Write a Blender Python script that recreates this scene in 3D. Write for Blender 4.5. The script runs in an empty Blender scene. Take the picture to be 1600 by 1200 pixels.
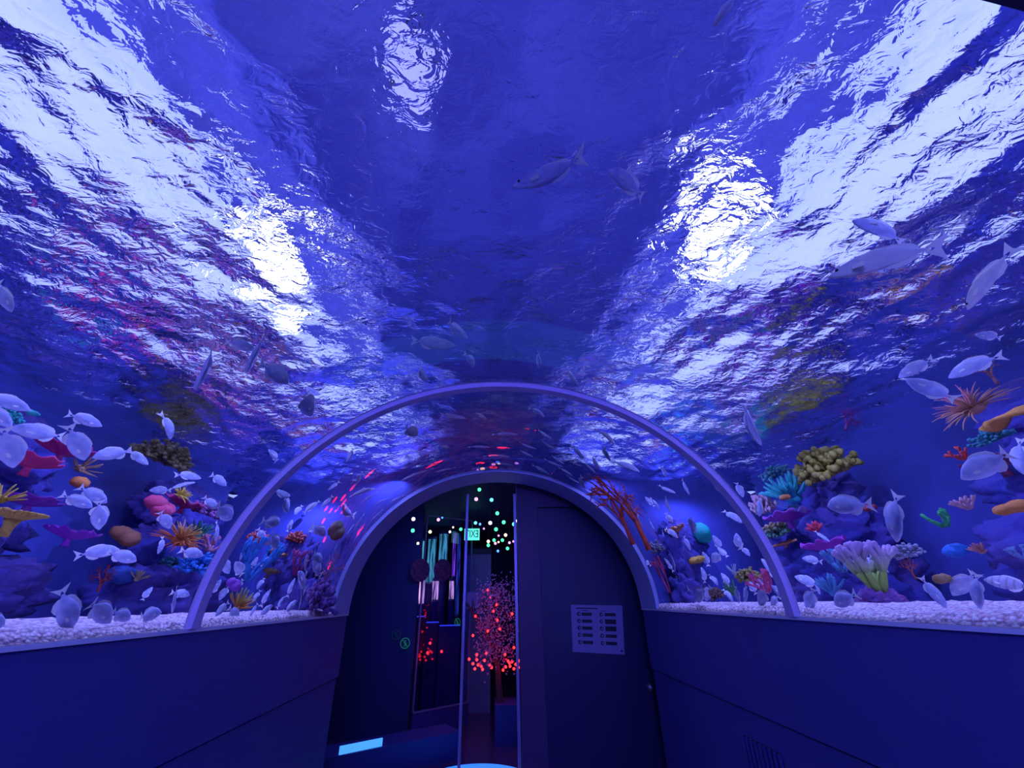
import bpy, bmesh, math, random
import numpy as np
from mathutils import Vector, Matrix, noise

# ------------------------------------------------------------------ camera, world, light, exposure
sc = bpy.context.scene
COL = sc.collection
PI = math.pi
W_, B_ = 1.2, 1.06             # half width and rise of the acrylic arch
SILL = 1.57
EYE = Vector((-0.04, 0.0, 1.65))
F = 650.0
PITCH, YAW, ROLL = 0.478, 0.05, -0.018
Y_MID, Y_SLEEVE, Y_END = 1.90, 3.49, 3.86
Y_BACK = -2.6
SURF = 2.95                    # water surface height
TX = 3.1                       # half width of the tank

cam = bpy.data.cameras.new('camera')
cam.sensor_width = 36.0
cam.lens = F * 36.0 / 1600.0
cam.clip_start = 0.02
co = bpy.data.objects.new('camera', cam)
co.location = EYE
co.rotation_mode = 'QUATERNION'
co.rotation_quaternion = (Matrix.Rotation(-YAW, 3, 'Z') @ Matrix.Rotation(PI / 2 + PITCH, 3, 'X') @ Matrix.Rotation(ROLL, 3, 'Z')).to_quaternion()
COL.objects.link(co)
sc.camera = co

sc.view_settings.view_transform = 'Standard'
sc.view_settings.look = 'None'
sc.view_settings.gamma = 1
sc.view_settings.use_curve_mapping = False
sc.view_settings.exposure = 0.15
cy = sc.cycles
cy.max_bounces = 14
cy.transmission_bounces = 12
cy.glossy_bounces = 8
cy.transparent_max_bounces = 12
cy.diffuse_bounces = 3
cy.caustics_refractive = True
cy.caustics_reflective = False
cy.sample_clamp_indirect = 2.0
cy.sample_clamp_direct = 0.0
cy.blur_glossy = 0.5

wd = bpy.data.worlds.new('hall_ambience')
sc.world = wd
wd.use_nodes = True
wd.node_tree.nodes['Background'].inputs[0].default_value = (0.06, 0.07, 0.55, 1)
wd.node_tree.nodes['Background'].inputs[1].default_value = 0.35

def lamp(name, kind, loc, energy, color=(0.4, 0.42, 1.0), size=0.05, target=None, **kw):
    l = bpy.data.lights.new(name, kind)
    l.energy = energy
    l.color = color
    if kind in ('POINT', 'SPOT'):
        l.shadow_soft_size = size
    if kind == 'AREA':
        l.size = size
    for k, v in kw.items():
        setattr(l, k, v)
    o = bpy.data.objects.new(name, l)
    o.location = loc
    if target is not None:
        o.rotation_euler = (Vector(target) - Vector(loc)).to_track_quat('-Z', 'Y').to_euler()
    COL.objects.link(o)
    return o

BLUE = (0.23, 0.26, 1.0)
# added unseen fill spots under the water, tank sides and tunnel shoulders
for s in (-1, 1):
    for y in (-1.6, 0.3, 1.9, 3.1):
        lamp('tank_fill', 'SPOT', (s * 1.95, y, 2.86), 38, BLUE, 0.0, (s * 2.2, y, 1.0), spot_size=2.8, spot_blend=0.6)
        lamp('shoulder_fill', 'SPOT', (s * 0.95, y + 0.2, 2.86), 24, BLUE, 0.0, (s * 1.6, y + 0.2, 1.6), spot_size=2.6, spot_blend=0.5)
# luminaires above the water that light the pale hood walls
for s in (-1, 1):
    lamp('hood_light', 'AREA', (s * 1.6, 2.6, 4.3), 205, (0.36, 0.42, 1.0), 12.0, (s * 3.4, 2.6, 3.3), shape='RECTANGLE', size_y=0.4)
lamp('hall_ceiling_fill', 'AREA', (0, 1.0, 3.04), 70, (0.25, 0.28, 1.0), 3.0, (0, 1.0, 5.0), shape='RECTANGLE', size_y=10.0)  # added unseen fill that lifts the hall ceiling
# added blue fill behind the camera, and violet spotlights at the far end
lamp('tunnel_fill', 'AREA', (0, -1.8, 2.3), 75, (0.10, 0.105, 1.0), 0.9, (0, 3.0, 1.7))
lamp('violet_spotlight', 'SPOT', (-0.5, 4.0, 2.35), 9.0, (0.32, 0.05, 1.0), 0.02, (1.2, 2.75, 1.15), spot_size=0.5, spot_blend=0.5)
lamp('violet_spotlight', 'SPOT', (-0.3, 3.7, 2.45), 3.0, (0.45, 0.05, 1.0), 0.02, (0.3, 4.1, 1.7), spot_size=1.2, spot_blend=0.8)

# ------------------------------------------------------------------ helpers
def mat(name, color, rough=0.6, metallic=0.0, spec=0.5, emit=None, estr=0.0, var=None, bump=None, vscale=8.0, alpha=None, coat=0.0):
    m = bpy.data.materials.new(name)
    m.use_nodes = True
    nt = m.node_tree
    b = nt.nodes['Principled BSDF']
    b.inputs['Base Color'].default_value = (*color, 1)
    b.inputs['Roughness'].default_value = rough
    b.inputs['Metallic'].default_value = metallic
    b.inputs['Specular IOR Level'].default_value = spec
    if coat:
        b.inputs['Coat Weight'].default_value = coat
    if emit:
        b.inputs['Emission Color'].default_value = (*emit, 1)
        b.inputs['Emission Strength'].default_value = estr
    if alpha is not None:
        b.inputs['Alpha'].default_value = alpha
    tc = nt.nodes.new('ShaderNodeTexCoord')
    if var:
        n = nt.nodes.new('ShaderNodeTexNoise')
        n.inputs['Scale'].default_value = vscale
        n.inputs['Detail'].default_value = 5
        nt.links.new(tc.outputs['Object'], n.inputs['Vector'])
        r = nt.nodes.new('ShaderNodeValToRGB')
        r.color_ramp.elements[0].position = 0.35
        r.color_ramp.elements[1].position = 0.68
        r.color_ramp.elements[0].color = (*color, 1)
        r.color_ramp.elements[1].color = (*var, 1)
        nt.links.new(n.outputs['Fac'], r.inputs['Fac'])
        nt.links.new(r.outputs['Color'], b.inputs['Base Color'])
    if bump:
        n2 = nt.nodes.new('ShaderNodeTexNoise')
        n2.inputs['Scale'].default_value = bump[0]
        n2.inputs['Detail'].default_value = 4
        nt.links.new(tc.outputs['Object'], n2.inputs['Vector'])
        bp = nt.nodes.new('ShaderNodeBump')
        bp.inputs['Strength'].default_value = bump[1]
        bp.inputs['Distance'].default_value = bump[2]
        nt.links.new(n2.outputs['Fac'], bp.inputs['Height'])
        nt.links.new(bp.outputs['Normal'], b.inputs['Normal'])
    return m

def mesh_obj(name, verts, faces, material, parent=None, smooth=False):
    me = bpy.data.meshes.new(name)
    me.from_pydata([tuple(v) for v in verts], [], faces)
    me.update()
    if smooth:
        for p in me.polygons:
            p.use_smooth = True
    o = bpy.data.objects.new(name, me)
    if material is not None:
        for mm in (material if isinstance(material, (list, tuple)) else [material]):
            me.materials.append(mm)
    COL.objects.link(o)
    if parent is not None:
        o.parent = parent
    return o

class MB:
    def __init__(s):
        s.v = []; s.f = []
    def box(s, lo, hi):
        x0, y0, z0 = lo; x1, y1, z1 = hi
        n = len(s.v)
        s.v += [(x0, y0, z0), (x1, y0, z0), (x1, y1, z0), (x0, y1, z0), (x0, y0, z1), (x1, y0, z1), (x1, y1, z1), (x0, y1, z1)]
        s.f += [tuple(n + i for i in q) for q in ((0, 3, 2, 1), (4, 5, 6, 7), (0, 1, 5, 4), (1, 2, 6, 5), (2, 3, 7, 6), (3, 0, 4, 7))]
        return s
    def poly_ring(s, pts_list, close=True):
        n0 = len(s.v); k = len(pts_list[0])
        for ring in pts_list:
            s.v += [tuple(p) for p in ring]
        for i in range(len(pts_list) - 1):
            a = n0 + i * k; b = a + k
            for j in range(k if close else k - 1):
                j2 = (j + 1) % k
                s.f.append((a + j, a + j2, b + j2, b + j))
        return s
    def tube(s, path, radii, seg=8, cap=True):
        path = [Vector(p) for p in path]
        if not isinstance(radii, (list, tuple)):
            radii = [radii] * len(path)
        rings = []
        prev = None
        for i, p in enumerate(path):
            d = (path[min(i + 1, len(path) - 1)] - path[max(i - 1, 0)])
            if d.length < 1e-9: d = Vector((0, 0, 1))
            d.normalize()
            if prev is None:
                a = d.orthogonal().normalized()
            else:
                a = (prev - d * prev.dot(d))
                a = a.normalized() if a.length > 1e-6 else d.orthogonal().normalized()
            prev = a
            b = d.cross(a)
            rings.append([p + (a * math.cos(t) + b * math.sin(t)) * radii[i] for t in [2 * PI * j / seg for j in range(seg)]])
        n0 = len(s.v)
        s.poly_ring(rings)
        if cap:
            s.f.append(tuple(n0 + seg - 1 - j for j in range(seg)))
            e = n0 + (len(rings) - 1) * seg
            s.f.append(tuple(e + j for j in range(seg)))
        return s
    def ball(s, c, r, seg=10, rings=6, sc=(1, 1, 1)):
        c = Vector(c)
        R = []
        for i in range(1, rings):
            ph = PI * i / rings
            R.append([(c.x + r * sc[0] * math.sin(ph) * math.cos(2 * PI * j / seg), c.y + r * sc[1] * math.sin(ph) * math.sin(2 * PI * j / seg), c.z - r * sc[2] * math.cos(ph)) for j in range(seg)])
        n0 = len(s.v)
        s.poly_ring(R)
        a = len(s.v); s.v.append((c.x, c.y, c.z - r * sc[2])); s.v.append((c.x, c.y, c.z + r * sc[2]))
        for j in range(seg):
            s.f.append((a, n0 + (j + 1) % seg, n0 + j))
            e = n0 + (rings - 2) * seg
            s.f.append((a + 1, e + j, e + (j + 1) % seg))
        return s
    def build(s, name, material, parent=None, smooth=False):
        return mesh_obj(name, s.v, s.f, material, parent, smooth)

def struct(o):
    o['kind'] = 'structure'
    return o

def tag(o, label, cat, group=None, kind=None):
    o['label'] = label
    o['category'] = cat
    if group: o['group'] = group
    if kind: o['kind'] = kind
    return o

def empty(name, loc=(0, 0, 0)):
    o = bpy.data.objects.new(name, None)
    o.empty_display_size = 0.05
    o.location = loc
    COL.objects.link(o)
    return o

def arch_pt(t, a=W_, b=B_, z0=SILL):
    return (a * math.cos(t), z0 + b * math.sin(t))

# sight line through a pixel, bent at the acrylic: gives (start, direction) in the water
_cy, _sy, _cp, _sp = math.cos(YAW), math.sin(YAW), math.cos(PITCH), math.sin(PITCH)
def ray(px, py):
    u, v = px - 800, py - 600
    cr, sr = math.cos(ROLL), math.sin(ROLL)
    x2 = (u * cr + v * sr) / F; yc = -(-u * sr + v * cr) / F; zc = 1.0
    y2 = zc * _cp - yc * _sp; z = zc * _sp + yc * _cp
    X = x2 * _cy + y2 * _sy; Y = -x2 * _sy + y2 * _cy
    return Vector((X, Y, z)).normalized()
def at_y(px, py, Y):
    d = ray(px, py)
    return EYE + d * ((Y - EYE.y) / d.y)
def water_ray(px, py):
    d = ray(px, py)
    ox, oz = EYE.x, EYE.z - SILL
    A = (d.x / W_) ** 2 + (d.z / B_) ** 2
    Bq = 2 * (ox * d.x / W_ ** 2 + oz * d.z / B_ ** 2)
    Cq = (ox / W_) ** 2 + (oz / B_) ** 2 - 1
    t = (-Bq + math.sqrt(Bq * Bq - 4 * A * Cq)) / (2 * A)
    p = EYE + d * t
    n = Vector((p.x / W_ ** 2, 0, (p.z - SILL) / B_ ** 2)).normalized()
    ci = d.dot(n)
    eta = 1 / 1.333
    k = 1 - eta * eta * (1 - ci * ci)
    w = (d - n * ci) * eta + n * math.sqrt(k)
    return p, w.normalized()

# ------------------------------------------------------------------ water surface and acrylic
rng = np.random.default_rng(7)
def water_surface():
    x0, x1, y0, y1, st = -3.1, 3.1, -2.6, 3.492, 0.022
    nx = int((x1 - x0) / st) + 1; ny = int((y1 - y0) / st) + 1
    X, Y = np.meshgrid(np.linspace(x0, x1, nx), np.linspace(y0, y1, ny))
    Z = np.zeros_like(X)
    for i in range(70):
        lam = math.exp(rng.uniform(math.log(0.09), math.log(1.3)))
        th = rng.normal(0.5 * PI, 0.9) if rng.random() < 0.75 else rng.uniform(0, 2 * PI)
        k = 2 * PI / lam
        slope = 0.031 * (1.0 if lam < 0.6 else 0.6)
        ph = rng.uniform(0, 2 * PI)
        wx = 0.35 * lam
        q = k * (math.cos(th) * X + math.sin(th) * Y) + ph + 1.2 * np.sin(1.7 * X / (lam * 4) + 2.3 * Y / (lam * 5) + ph * 3)
        Z += slope / k * (np.sin(q) + 0.25 * np.sin(2 * q + 1))
    Z += SURF
    v = np.stack([X, Y, Z], -1).reshape(-1, 3)
    me = bpy.data.meshes.new('water_surface')
    idx = np.arange(nx * ny).reshape(ny, nx)
    f = np.stack([idx[:-1, :-1], idx[:-1, 1:], idx[1:, 1:], idx[1:, :-1]], -1).reshape(-1, 4)
    me.vertices.add(len(v)); me.vertices.foreach_set('co', v.ravel())
    me.loops.add(f.size); me.loops.foreach_set('vertex_index', f.ravel())
    me.polygons.add(len(f)); me.polygons.foreach_set('loop_start', np.arange(0, f.size, 4)); me.polygons.foreach_set('loop_total', np.full(len(f), 4))
    me.polygons.foreach_set('use_smooth', np.ones(len(f), bool))
    me.update(calc_edges=True); me.validate()
    m = bpy.data.materials.new('rippled_water'); m.use_nodes = True
    nt = m.node_tree; nt.nodes.clear()
    out = nt.nodes.new('ShaderNodeOutputMaterial')
    g = nt.nodes.new('ShaderNodeBsdfGlass')
    g.inputs['IOR'].default_value = 1.333; g.inputs['Roughness'].default_value = 0.0
    g.inputs['Color'].default_value = (0.97, 0.98, 1, 1)
    tc = nt.nodes.new('ShaderNodeTexCoord')
    mp = nt.nodes.new('ShaderNodeMapping'); mp.inputs['Scale'].default_value = (0.8, 1.25, 1); mp.inputs['Rotation'].default_value = (0, 0, 0.15)
    n = nt.nodes.new('ShaderNodeTexNoise'); n.inputs['Scale'].default_value = 21; n.inputs['Detail'].default_value = 3; n.inputs['Roughness'].default_value = 0.5; n.inputs['Distortion'].default_value = 0.8
    n2 = nt.nodes.new('ShaderNodeTexNoise'); n2.inputs['Scale'].default_value = 1.3; n2.inputs['Detail'].default_value = 1
    r2 = nt.nodes.new('ShaderNodeMapRange'); r2.inputs['From Min'].default_value = 0.35; r2.inputs['From Max'].default_value = 0.65; r2.inputs['To Min'].default_value = 0.5; r2.inputs['To Max'].default_value = 1
    b = nt.nodes.new('ShaderNodeBump'); b.inputs['Distance'].default_value = 0.012; b.inputs['Strength'].default_value = 1
    nt.links.new(tc.outputs['Object'], mp.inputs['Vector'])
    nt.links.new(mp.outputs['Vector'], n.inputs['Vector']); nt.links.new(tc.outputs['Object'], n2.inputs['Vector'])
    nt.links.new(n2.outputs['Fac'], r2.inputs['Value'])
    nt.links.new(n.outputs['Fac'], b.inputs['Height']); nt.links.new(r2.outputs['Result'], b.inputs['Strength'])
    nt.links.new(b.outputs['Normal'], g.inputs['Normal'])
    nt.links.new(g.outputs['BSDF'], out.inputs['Surface'])
    me.materials.append(m)
    o = bpy.data.objects.new('water_surface', me)
    COL.objects.link(o)
    tag(o, 'rippled water surface seen from below over the whole tunnel', 'water', kind='stuff')
    return o
water_surface()

def glass_mat(name, ior, color=(1, 1, 1), rough=0.0):
    m = bpy.data.materials.new(name); m.use_nodes = True
    nt = m.node_tree; nt.nodes.clear()
    out = nt.nodes.new('ShaderNodeOutputMaterial')
    g = nt.nodes.new('ShaderNodeBsdfGlass')
    g.inputs['IOR'].default_value = ior; g.inputs['Roughness'].default_value = rough
    g.inputs['Color'].default_value = (*color, 1)
    nt.links.new(g.outputs['BSDF'], out.inputs['Surface'])
    return m
M_ACR = glass_mat('clear_acrylic_against_water', 1.333, (0.97, 0.975, 1.0))

def acrylic(name, y0, y1):
    N = 96
    v = []; f = []
    for y in (y0, y1):
        for i in range(N + 1):
            x, z = arch_pt(PI * i / N)
            v.append((x, y, z))
    for i in range(N):
        f.append((i, i + 1, N + 2 + i, N + 1 + i))   # normals face into the tunnel
    o = mesh_obj(name, v, f, M_ACR, smooth=True)
    return struct(o)
o = acrylic('window_1', Y_BACK, Y_SLEEVE)
me = o.data
c = me.polygons[48]
if c.normal.z > 0:
    me.flip_normals()

# ------------------------------------------------------------------ materials
M_DARKWALL = mat('dark_blue_wall_paint', (0.040, 0.048, 0.26), 0.6, bump=(260, 0.15, 0.001))
M_SILL = mat('pale_sill_capping', (0.75, 0.75, 0.9), 0.4)
M_BACKDROP = mat('haze_blue_backdrop', (0.07, 0.09, 0.50), 0.9, var=(0.03, 0.04, 0.24), vscale=1.2)  # saturated blue carries the water haze in the wall colour
M_HOOD = mat('white_hood_panel', (0.8, 0.85, 0.9), 0.7)
M_CEIL = mat('dark_ceiling', (0.10, 0.11, 0.45), 0.9, var=(0.05, 0.05, 0.3), vscale=1.5)
M_RING = mat('violet_grey_silicone_joint', (0.55, 0.45, 0.75), 0.45)
M_SLEEVE = mat('blue_grey_collar', (0.35, 0.38, 0.75), 0.55, bump=(200, 0.1, 0.001))
M_SAND = mat('pink_white_coral_gravel', (0.92, 0.82, 0.84), 0.85)
def gravel_nodes(m):
    nt = m.node_tree; b = nt.nodes['Principled BSDF']
    tc = nt.nodes.new('ShaderNodeTexCoord')
    v = nt.nodes.new('ShaderNodeTexVoronoi'); v.inputs['Scale'].default_value = 75
    r = nt.nodes.new('ShaderNodeValToRGB')
    r.color_ramp.elements[0].color = (0.95, 0.86, 0.88, 1); r.color_ramp.elements[1].color = (0.40, 0.26, 0.38, 1)
    r.color_ramp.elements[0].position = 0.42; r.color_ramp.elements[1].position = 0.9
    sp = nt.nodes.new('ShaderNodeSeparateColor'); mx = nt.nodes.new('ShaderNodeMix'); mx.data_type = 'RGBA'; mx.blend_type = 'MULTIPLY'; mx.inputs['Factor'].default_value = 0.8
    r2 = nt.nodes.new('ShaderNodeValToRGB'); r2.color_ramp.elements[0].color = (0.55, 0.30, 0.42, 1); r2.color_ramp.elements[1].color = (1, 1, 1, 1); r2.color_ramp.elements[1].position = 0.6
    bp = nt.nodes.new('ShaderNodeBump'); bp.inputs['Distance'].default_value = 0.008; bp.invert = True
    L = nt.links.new
    L(tc.outputs['Object'], v.inputs['Vector']); L(v.outputs['Distance'], r.inputs['Fac']); L(v.outputs['Color'], sp.inputs['Color']); L(sp.outputs['Red'], r2.inputs['Fac'])
    L(r.outputs['Color'], mx.inputs['A']); L(r2.outputs['Color'], mx.inputs['B']); L(mx.outputs['Result'], b.inputs['Base Color'])
    L(v.outputs['Distance'], bp.inputs['Height']); L(bp.outputs['Normal'], b.inputs['Normal'])
gravel_nodes(M_SAND)

# ------------------------------------------------------------------ tunnel shell
for s, nm in ((-1, 'left'), (1, 'right')):
    b = MB()
    xi = s * 1.2; xo = s * 1.32
    lo, hi = sorted((xi, xo))
    b.box((lo, Y_BACK, 1.155), (hi, Y_END, SILL - 0.012))
    # lower part set back a little under a shadow gap
    lo2, hi2 = sorted((s * 1.215, xo))
    b.box((lo2, Y_BACK, 0), (hi2, Y_END, 1.145))
    b.box((min(s * 1.24, xo), Y_BACK, 1.140), (max(s * 1.24, xo), Y_END, 1.160))
    struct(b.build('wall_' + nm, M_DARKWALL))
    lo, hi = sorted((s * 1.19, s * 1.34))
    struct(MB().box((lo, Y_BACK, SILL - 0.012), (hi, Y_END, SILL)).build('trim_1' if s < 0 else 'trim_2', M_SILL))
    # tank side wall and tank bed
    lo, hi = sorted((s * TX, s * (TX + 0.1)))
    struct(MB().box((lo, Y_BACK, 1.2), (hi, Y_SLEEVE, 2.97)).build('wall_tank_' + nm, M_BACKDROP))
    lo, hi = sorted((s * (TX + 0.1), s * (TX + 0.2)))
    struct(MB().box((lo, -6, 2.98), (hi, 3.8, 4.8)).build('wall_hood_' + nm, M_HOOD))
    struct(MB().box((lo, 3.8, 3.12), (hi, 9.5, 4.8)).build('wall_hood_far_' + nm, M_HOOD))

def arch_wall(name, y0, y1, material, a, b_, zs, x1, z0, z1):
    """flat wall with an arched opening, x in [-x1,x1], z in [z0,z1]"""
    N = 64
    inner = [(-a, z0), (-a, zs)] if False else []
    outer = []
    inn = []
    for i in range(N + 1):
        t = PI * i / N
        x, z = a * math.cos(t), zs + b_ * math.sin(t)
        inn.append((x, z))
        # project to the rectangle
        k = min(x1 / abs(math.cos(t)) if abs(math.cos(t)) > 1e-6 else 1e9, (z1 - zs) / max(math.sin(t), 1e-6))
        outer.append((k * math.cos(t), zs + k * math.sin(t)))
    inn = [(a, z0)] + inn + [(-a, z0)]
    outer = [(x1, z0)] + outer + [(-x1, z0)]
    bb = MB()
    K = len(inn)
    for y in (y0, y1):
        bb.v += [(x, y, z) for x, z in inn] + [(x, y, z) for x, z in outer]
    for i in range(K - 1):
        bb.f.append((i, i + 1, K + i + 1, K + i))
        o2 = 2 * K
        bb.f.append((o2 + i, o2 + K + i, o2 + K + i + 1, o2 + i + 1))
        bb.f.append((i, o2 + i, o2 + i + 1, i + 1))
        bb.f.append((K + i, K + i + 1, o2 + K + i + 1, o2 + K + i))
    return bb.build(name, material)

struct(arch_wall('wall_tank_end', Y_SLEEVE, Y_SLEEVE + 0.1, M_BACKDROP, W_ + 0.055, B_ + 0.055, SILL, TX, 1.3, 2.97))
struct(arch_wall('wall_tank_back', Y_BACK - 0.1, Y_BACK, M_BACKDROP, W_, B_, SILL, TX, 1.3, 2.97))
struct(MB().box((-3.3, 9.5, 3.12), (3.3, 9.6, 4.8)).build('wall_hood_end', M_CEIL))
struct(MB().box((-3.3, -6.1, 2.95), (3.3, -6, 4.8)).build('wall_hood_back', M_CEIL))
struct(MB().box((-3.6, -6.1, 4.8), (3.6, 9.6, 4.9)).build('ceiling_hall', M_CEIL))

def arc_band(name, y0, y1, r_in, r_out, material, N=96):
    """a ring following the arch, thickness from r_in to r_out as offsets from the acrylic"""
    bb = MB()
    rings = []
    for i in range(N + 1):
        t = PI * i / N
        pts = []
        for (y, off) in ((y0, r_out), (y0 + 0.004, r_in), (y1 - 0.004, r_in), (y1, r_out)):
            x, z = arch_pt(t, W_ + off, B_ + off)
            pts.append((x, y, z))
        rings.append(pts)
    bb.poly_ring(rings)
    return bb.build(name, material, smooth=False)
o = arc_band('acrylic_joint_ring', Y_MID - 0.03, Y_MID + 0.03, -0.022, 0.012, M_RING)
tag(o, 'violet-grey arched joint ring crossing the middle of the tunnel', 'arch frame')
o = arc_band('acrylic_joint_ring', 0.19, 0.258, -0.022, 0.012, mat('black_rubber_joint', (0.01, 0.01, 0.03), 0.6))
tag(o, 'black arched joint ring almost overhead, only its upper right in view', 'arch frame')
o = arc_band('tunnel_end_collar', Y_SLEEVE, Y_END, -0.012, 0.05, M_SLEEVE)
tag(o, 'broad blue-grey arched collar around the far tunnel opening', 'arch frame')

# lamps above the water
M_LAMP = mat('lit_lamp_face', (0.9, 0.9, 1), 0.5, emit=(0.85, 0.92, 1.0), estr=22)
M_LAMP2 = mat('dim_round_lamp_face', (0.9, 0.9, 1), 0.5, emit=(0.24, 0.25, 0.95), estr=0.8)
M_BLACK = mat('black_metal', (0.02, 0.02, 0.03), 0.5)

def flood(loc, target, r, m, label, depth=0.16):
    t = empty('pendant_floodlight', loc)
    tag(t, label, 'lamp', 'lamps hanging over the water')
    q = (Vector(target) - Vector(loc)).to_track_quat('Z', 'Y')
    N = 24
    prof = [(0.3, -depth), (0.8, -depth * 0.8), (1.0, 0.0), (0.93, 0.0), (0.9, -0.012)]
    h = MB()
    h.poly_ring([[q @ Vector((r * a * math.cos(2 * PI * j / N), r * a * math.sin(2 * PI * j / N), z)) for j in range(N)] for a, z in prof])
    h.f.append(tuple(reversed(range(N))))
    h.build('housing', M_BLACK, t, True)
    f = MB()
    f.v = [q @ Vector((r * 0.9 * math.cos(2 * PI * j / N), r * 0.9 * math.sin(2 * PI * j / N), -0.01)) for j in range(N)]
    f.f = [tuple(range(N))]
    f.build('lens', m, t)
    MB().tube([(0, 0, 0.02) if False else q @ Vector((0, 0, -depth)), (0, 0, 4.8 - loc[2])], 0.012, 6).build('hanging_rod', M_BLACK, t)
    return t
flood((-1.98, 2.2, 3.66), (-0.93, 1.15, 2.95), 0.3, M_LAMP, 'round white floodlight above the water on the left, a dazzling rippled glare')
flood((1.75, 1.92, 3.85), (0.8, 1.02, 2.95), 0.24, M_LAMP, 'round white floodlight above the water on the right, a dazzling rippled glare')
flood((-0.60, 1.14, 4.15), (-0.30, 0.58, 2.95), 0.14, M_LAMP2, 'dim lilac round lamp high overhead, a soft disc left of centre')

# ------------------------------------------------------------------ tank bed
def bed(s):
    nx, ny = 70, 240
    v = []; f = []
    for j in range(ny + 1):
        y = Y_BACK + (Y_SLEEVE - Y_BACK) * j / ny
        for i in range(nx + 1):
            x = 1.202 + (TX - 1.206) * (max(0, i - 1) / (nx - 1)) ** 1.5 * 0.982 + (0.034 if i else 0)
            z = SILL + 0.028 + 0.03 * min(1, (x - 1.2) / 0.5) + 0.012 * noise.noise(Vector((x * 5 * s, y * 5, s))) + 0.007 * noise.noise(Vector((x * 40, y * 40, s)))
            if i == 0: z = SILL + 0.001
            v.append((s * x, y, z))
    for j in range(ny):
        for i in range(nx):
            a = j * (nx + 1) + i
            q = (a, a + 1, a + nx + 2, a + nx + 1)
            f.append(q if s > 0 else q[::-1])
    o = mesh_obj('gravel_bed', v, f, M_SAND, smooth=True)
    tag(o, 'pale pink coral gravel strip along the %s tank' % ('left' if s < 0 else 'right'), 'gravel', kind='stuff')
    lo, hi = sorted((s * 1.34, s * (TX + 0.1)))
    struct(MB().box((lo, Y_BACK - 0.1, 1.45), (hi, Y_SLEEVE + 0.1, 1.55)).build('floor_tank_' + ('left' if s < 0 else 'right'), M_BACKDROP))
bed(-1); bed(1)

# ------------------------------------------------------------------ fish
M_FISH = mat('silver_fish_skin', (0.62, 0.67, 0.95), 0.3, metallic=0.2, var=(0.40, 0.44, 0.75), vscale=5, bump=(40, 0.15, 0.01))
M_FISHD = mat('shaded_grey_fish_skin', (0.72, 0.70, 0.85), 0.4, var=(0.55, 0.54, 0.72), vscale=9)  # dim fish: tone lightened to make up for their unlit undersides
M_FIN = mat('pale_fish_fin', (0.9, 0.9, 0.95), 0.45)
M_EYE = mat('dark_fish_eye', (0.01, 0.01, 0.02), 0.15)
def stripes(m, scale):
    nt = m.node_tree
    b = nt.nodes['Principled BSDF']
    src = b.inputs['Base Color'].links[0].from_socket
    tc = nt.nodes.new('ShaderNodeTexCoord')
    w = nt.nodes.new('ShaderNodeTexWave'); w.inputs['Scale'].default_value = scale; w.inputs['Distortion'].default_value = 1.5; w.inputs['Detail'].default_value = 1
    nt.links.new(tc.outputs['Object'], w.inputs['Vector'])
    r = nt.nodes.new('ShaderNodeMapRange'); r.inputs['From Min'].default_value = 0.0; r.inputs['From Max'].default_value = 0.35; r.inputs['To Min'].default_value = 0.62; r.inputs['To Max'].default_value = 1
    nt.links.new(w.outputs['Fac'], r.inputs['Value'])
    mx = nt.nodes.new('ShaderNodeMix'); mx.data_type = 'RGBA'; mx.blend_type = 'MULTIPLY'; mx.inputs['Factor'].default_value = 1
    nt.links.new(src, mx.inputs['A']); nt.links.new(r.outputs['Result'], mx.inputs['B'])
    nt.links.new(mx.outputs['Result'], b.inputs['Base Color'])
M_FISHS = mat('faintly_barred_fish_skin', (0.56, 0.56, 0.74), 0.32, metallic=0.2, var=(0.42, 0.42, 0.62), vscale=9)
stripes(M_FISHS, 2.2)

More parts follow.
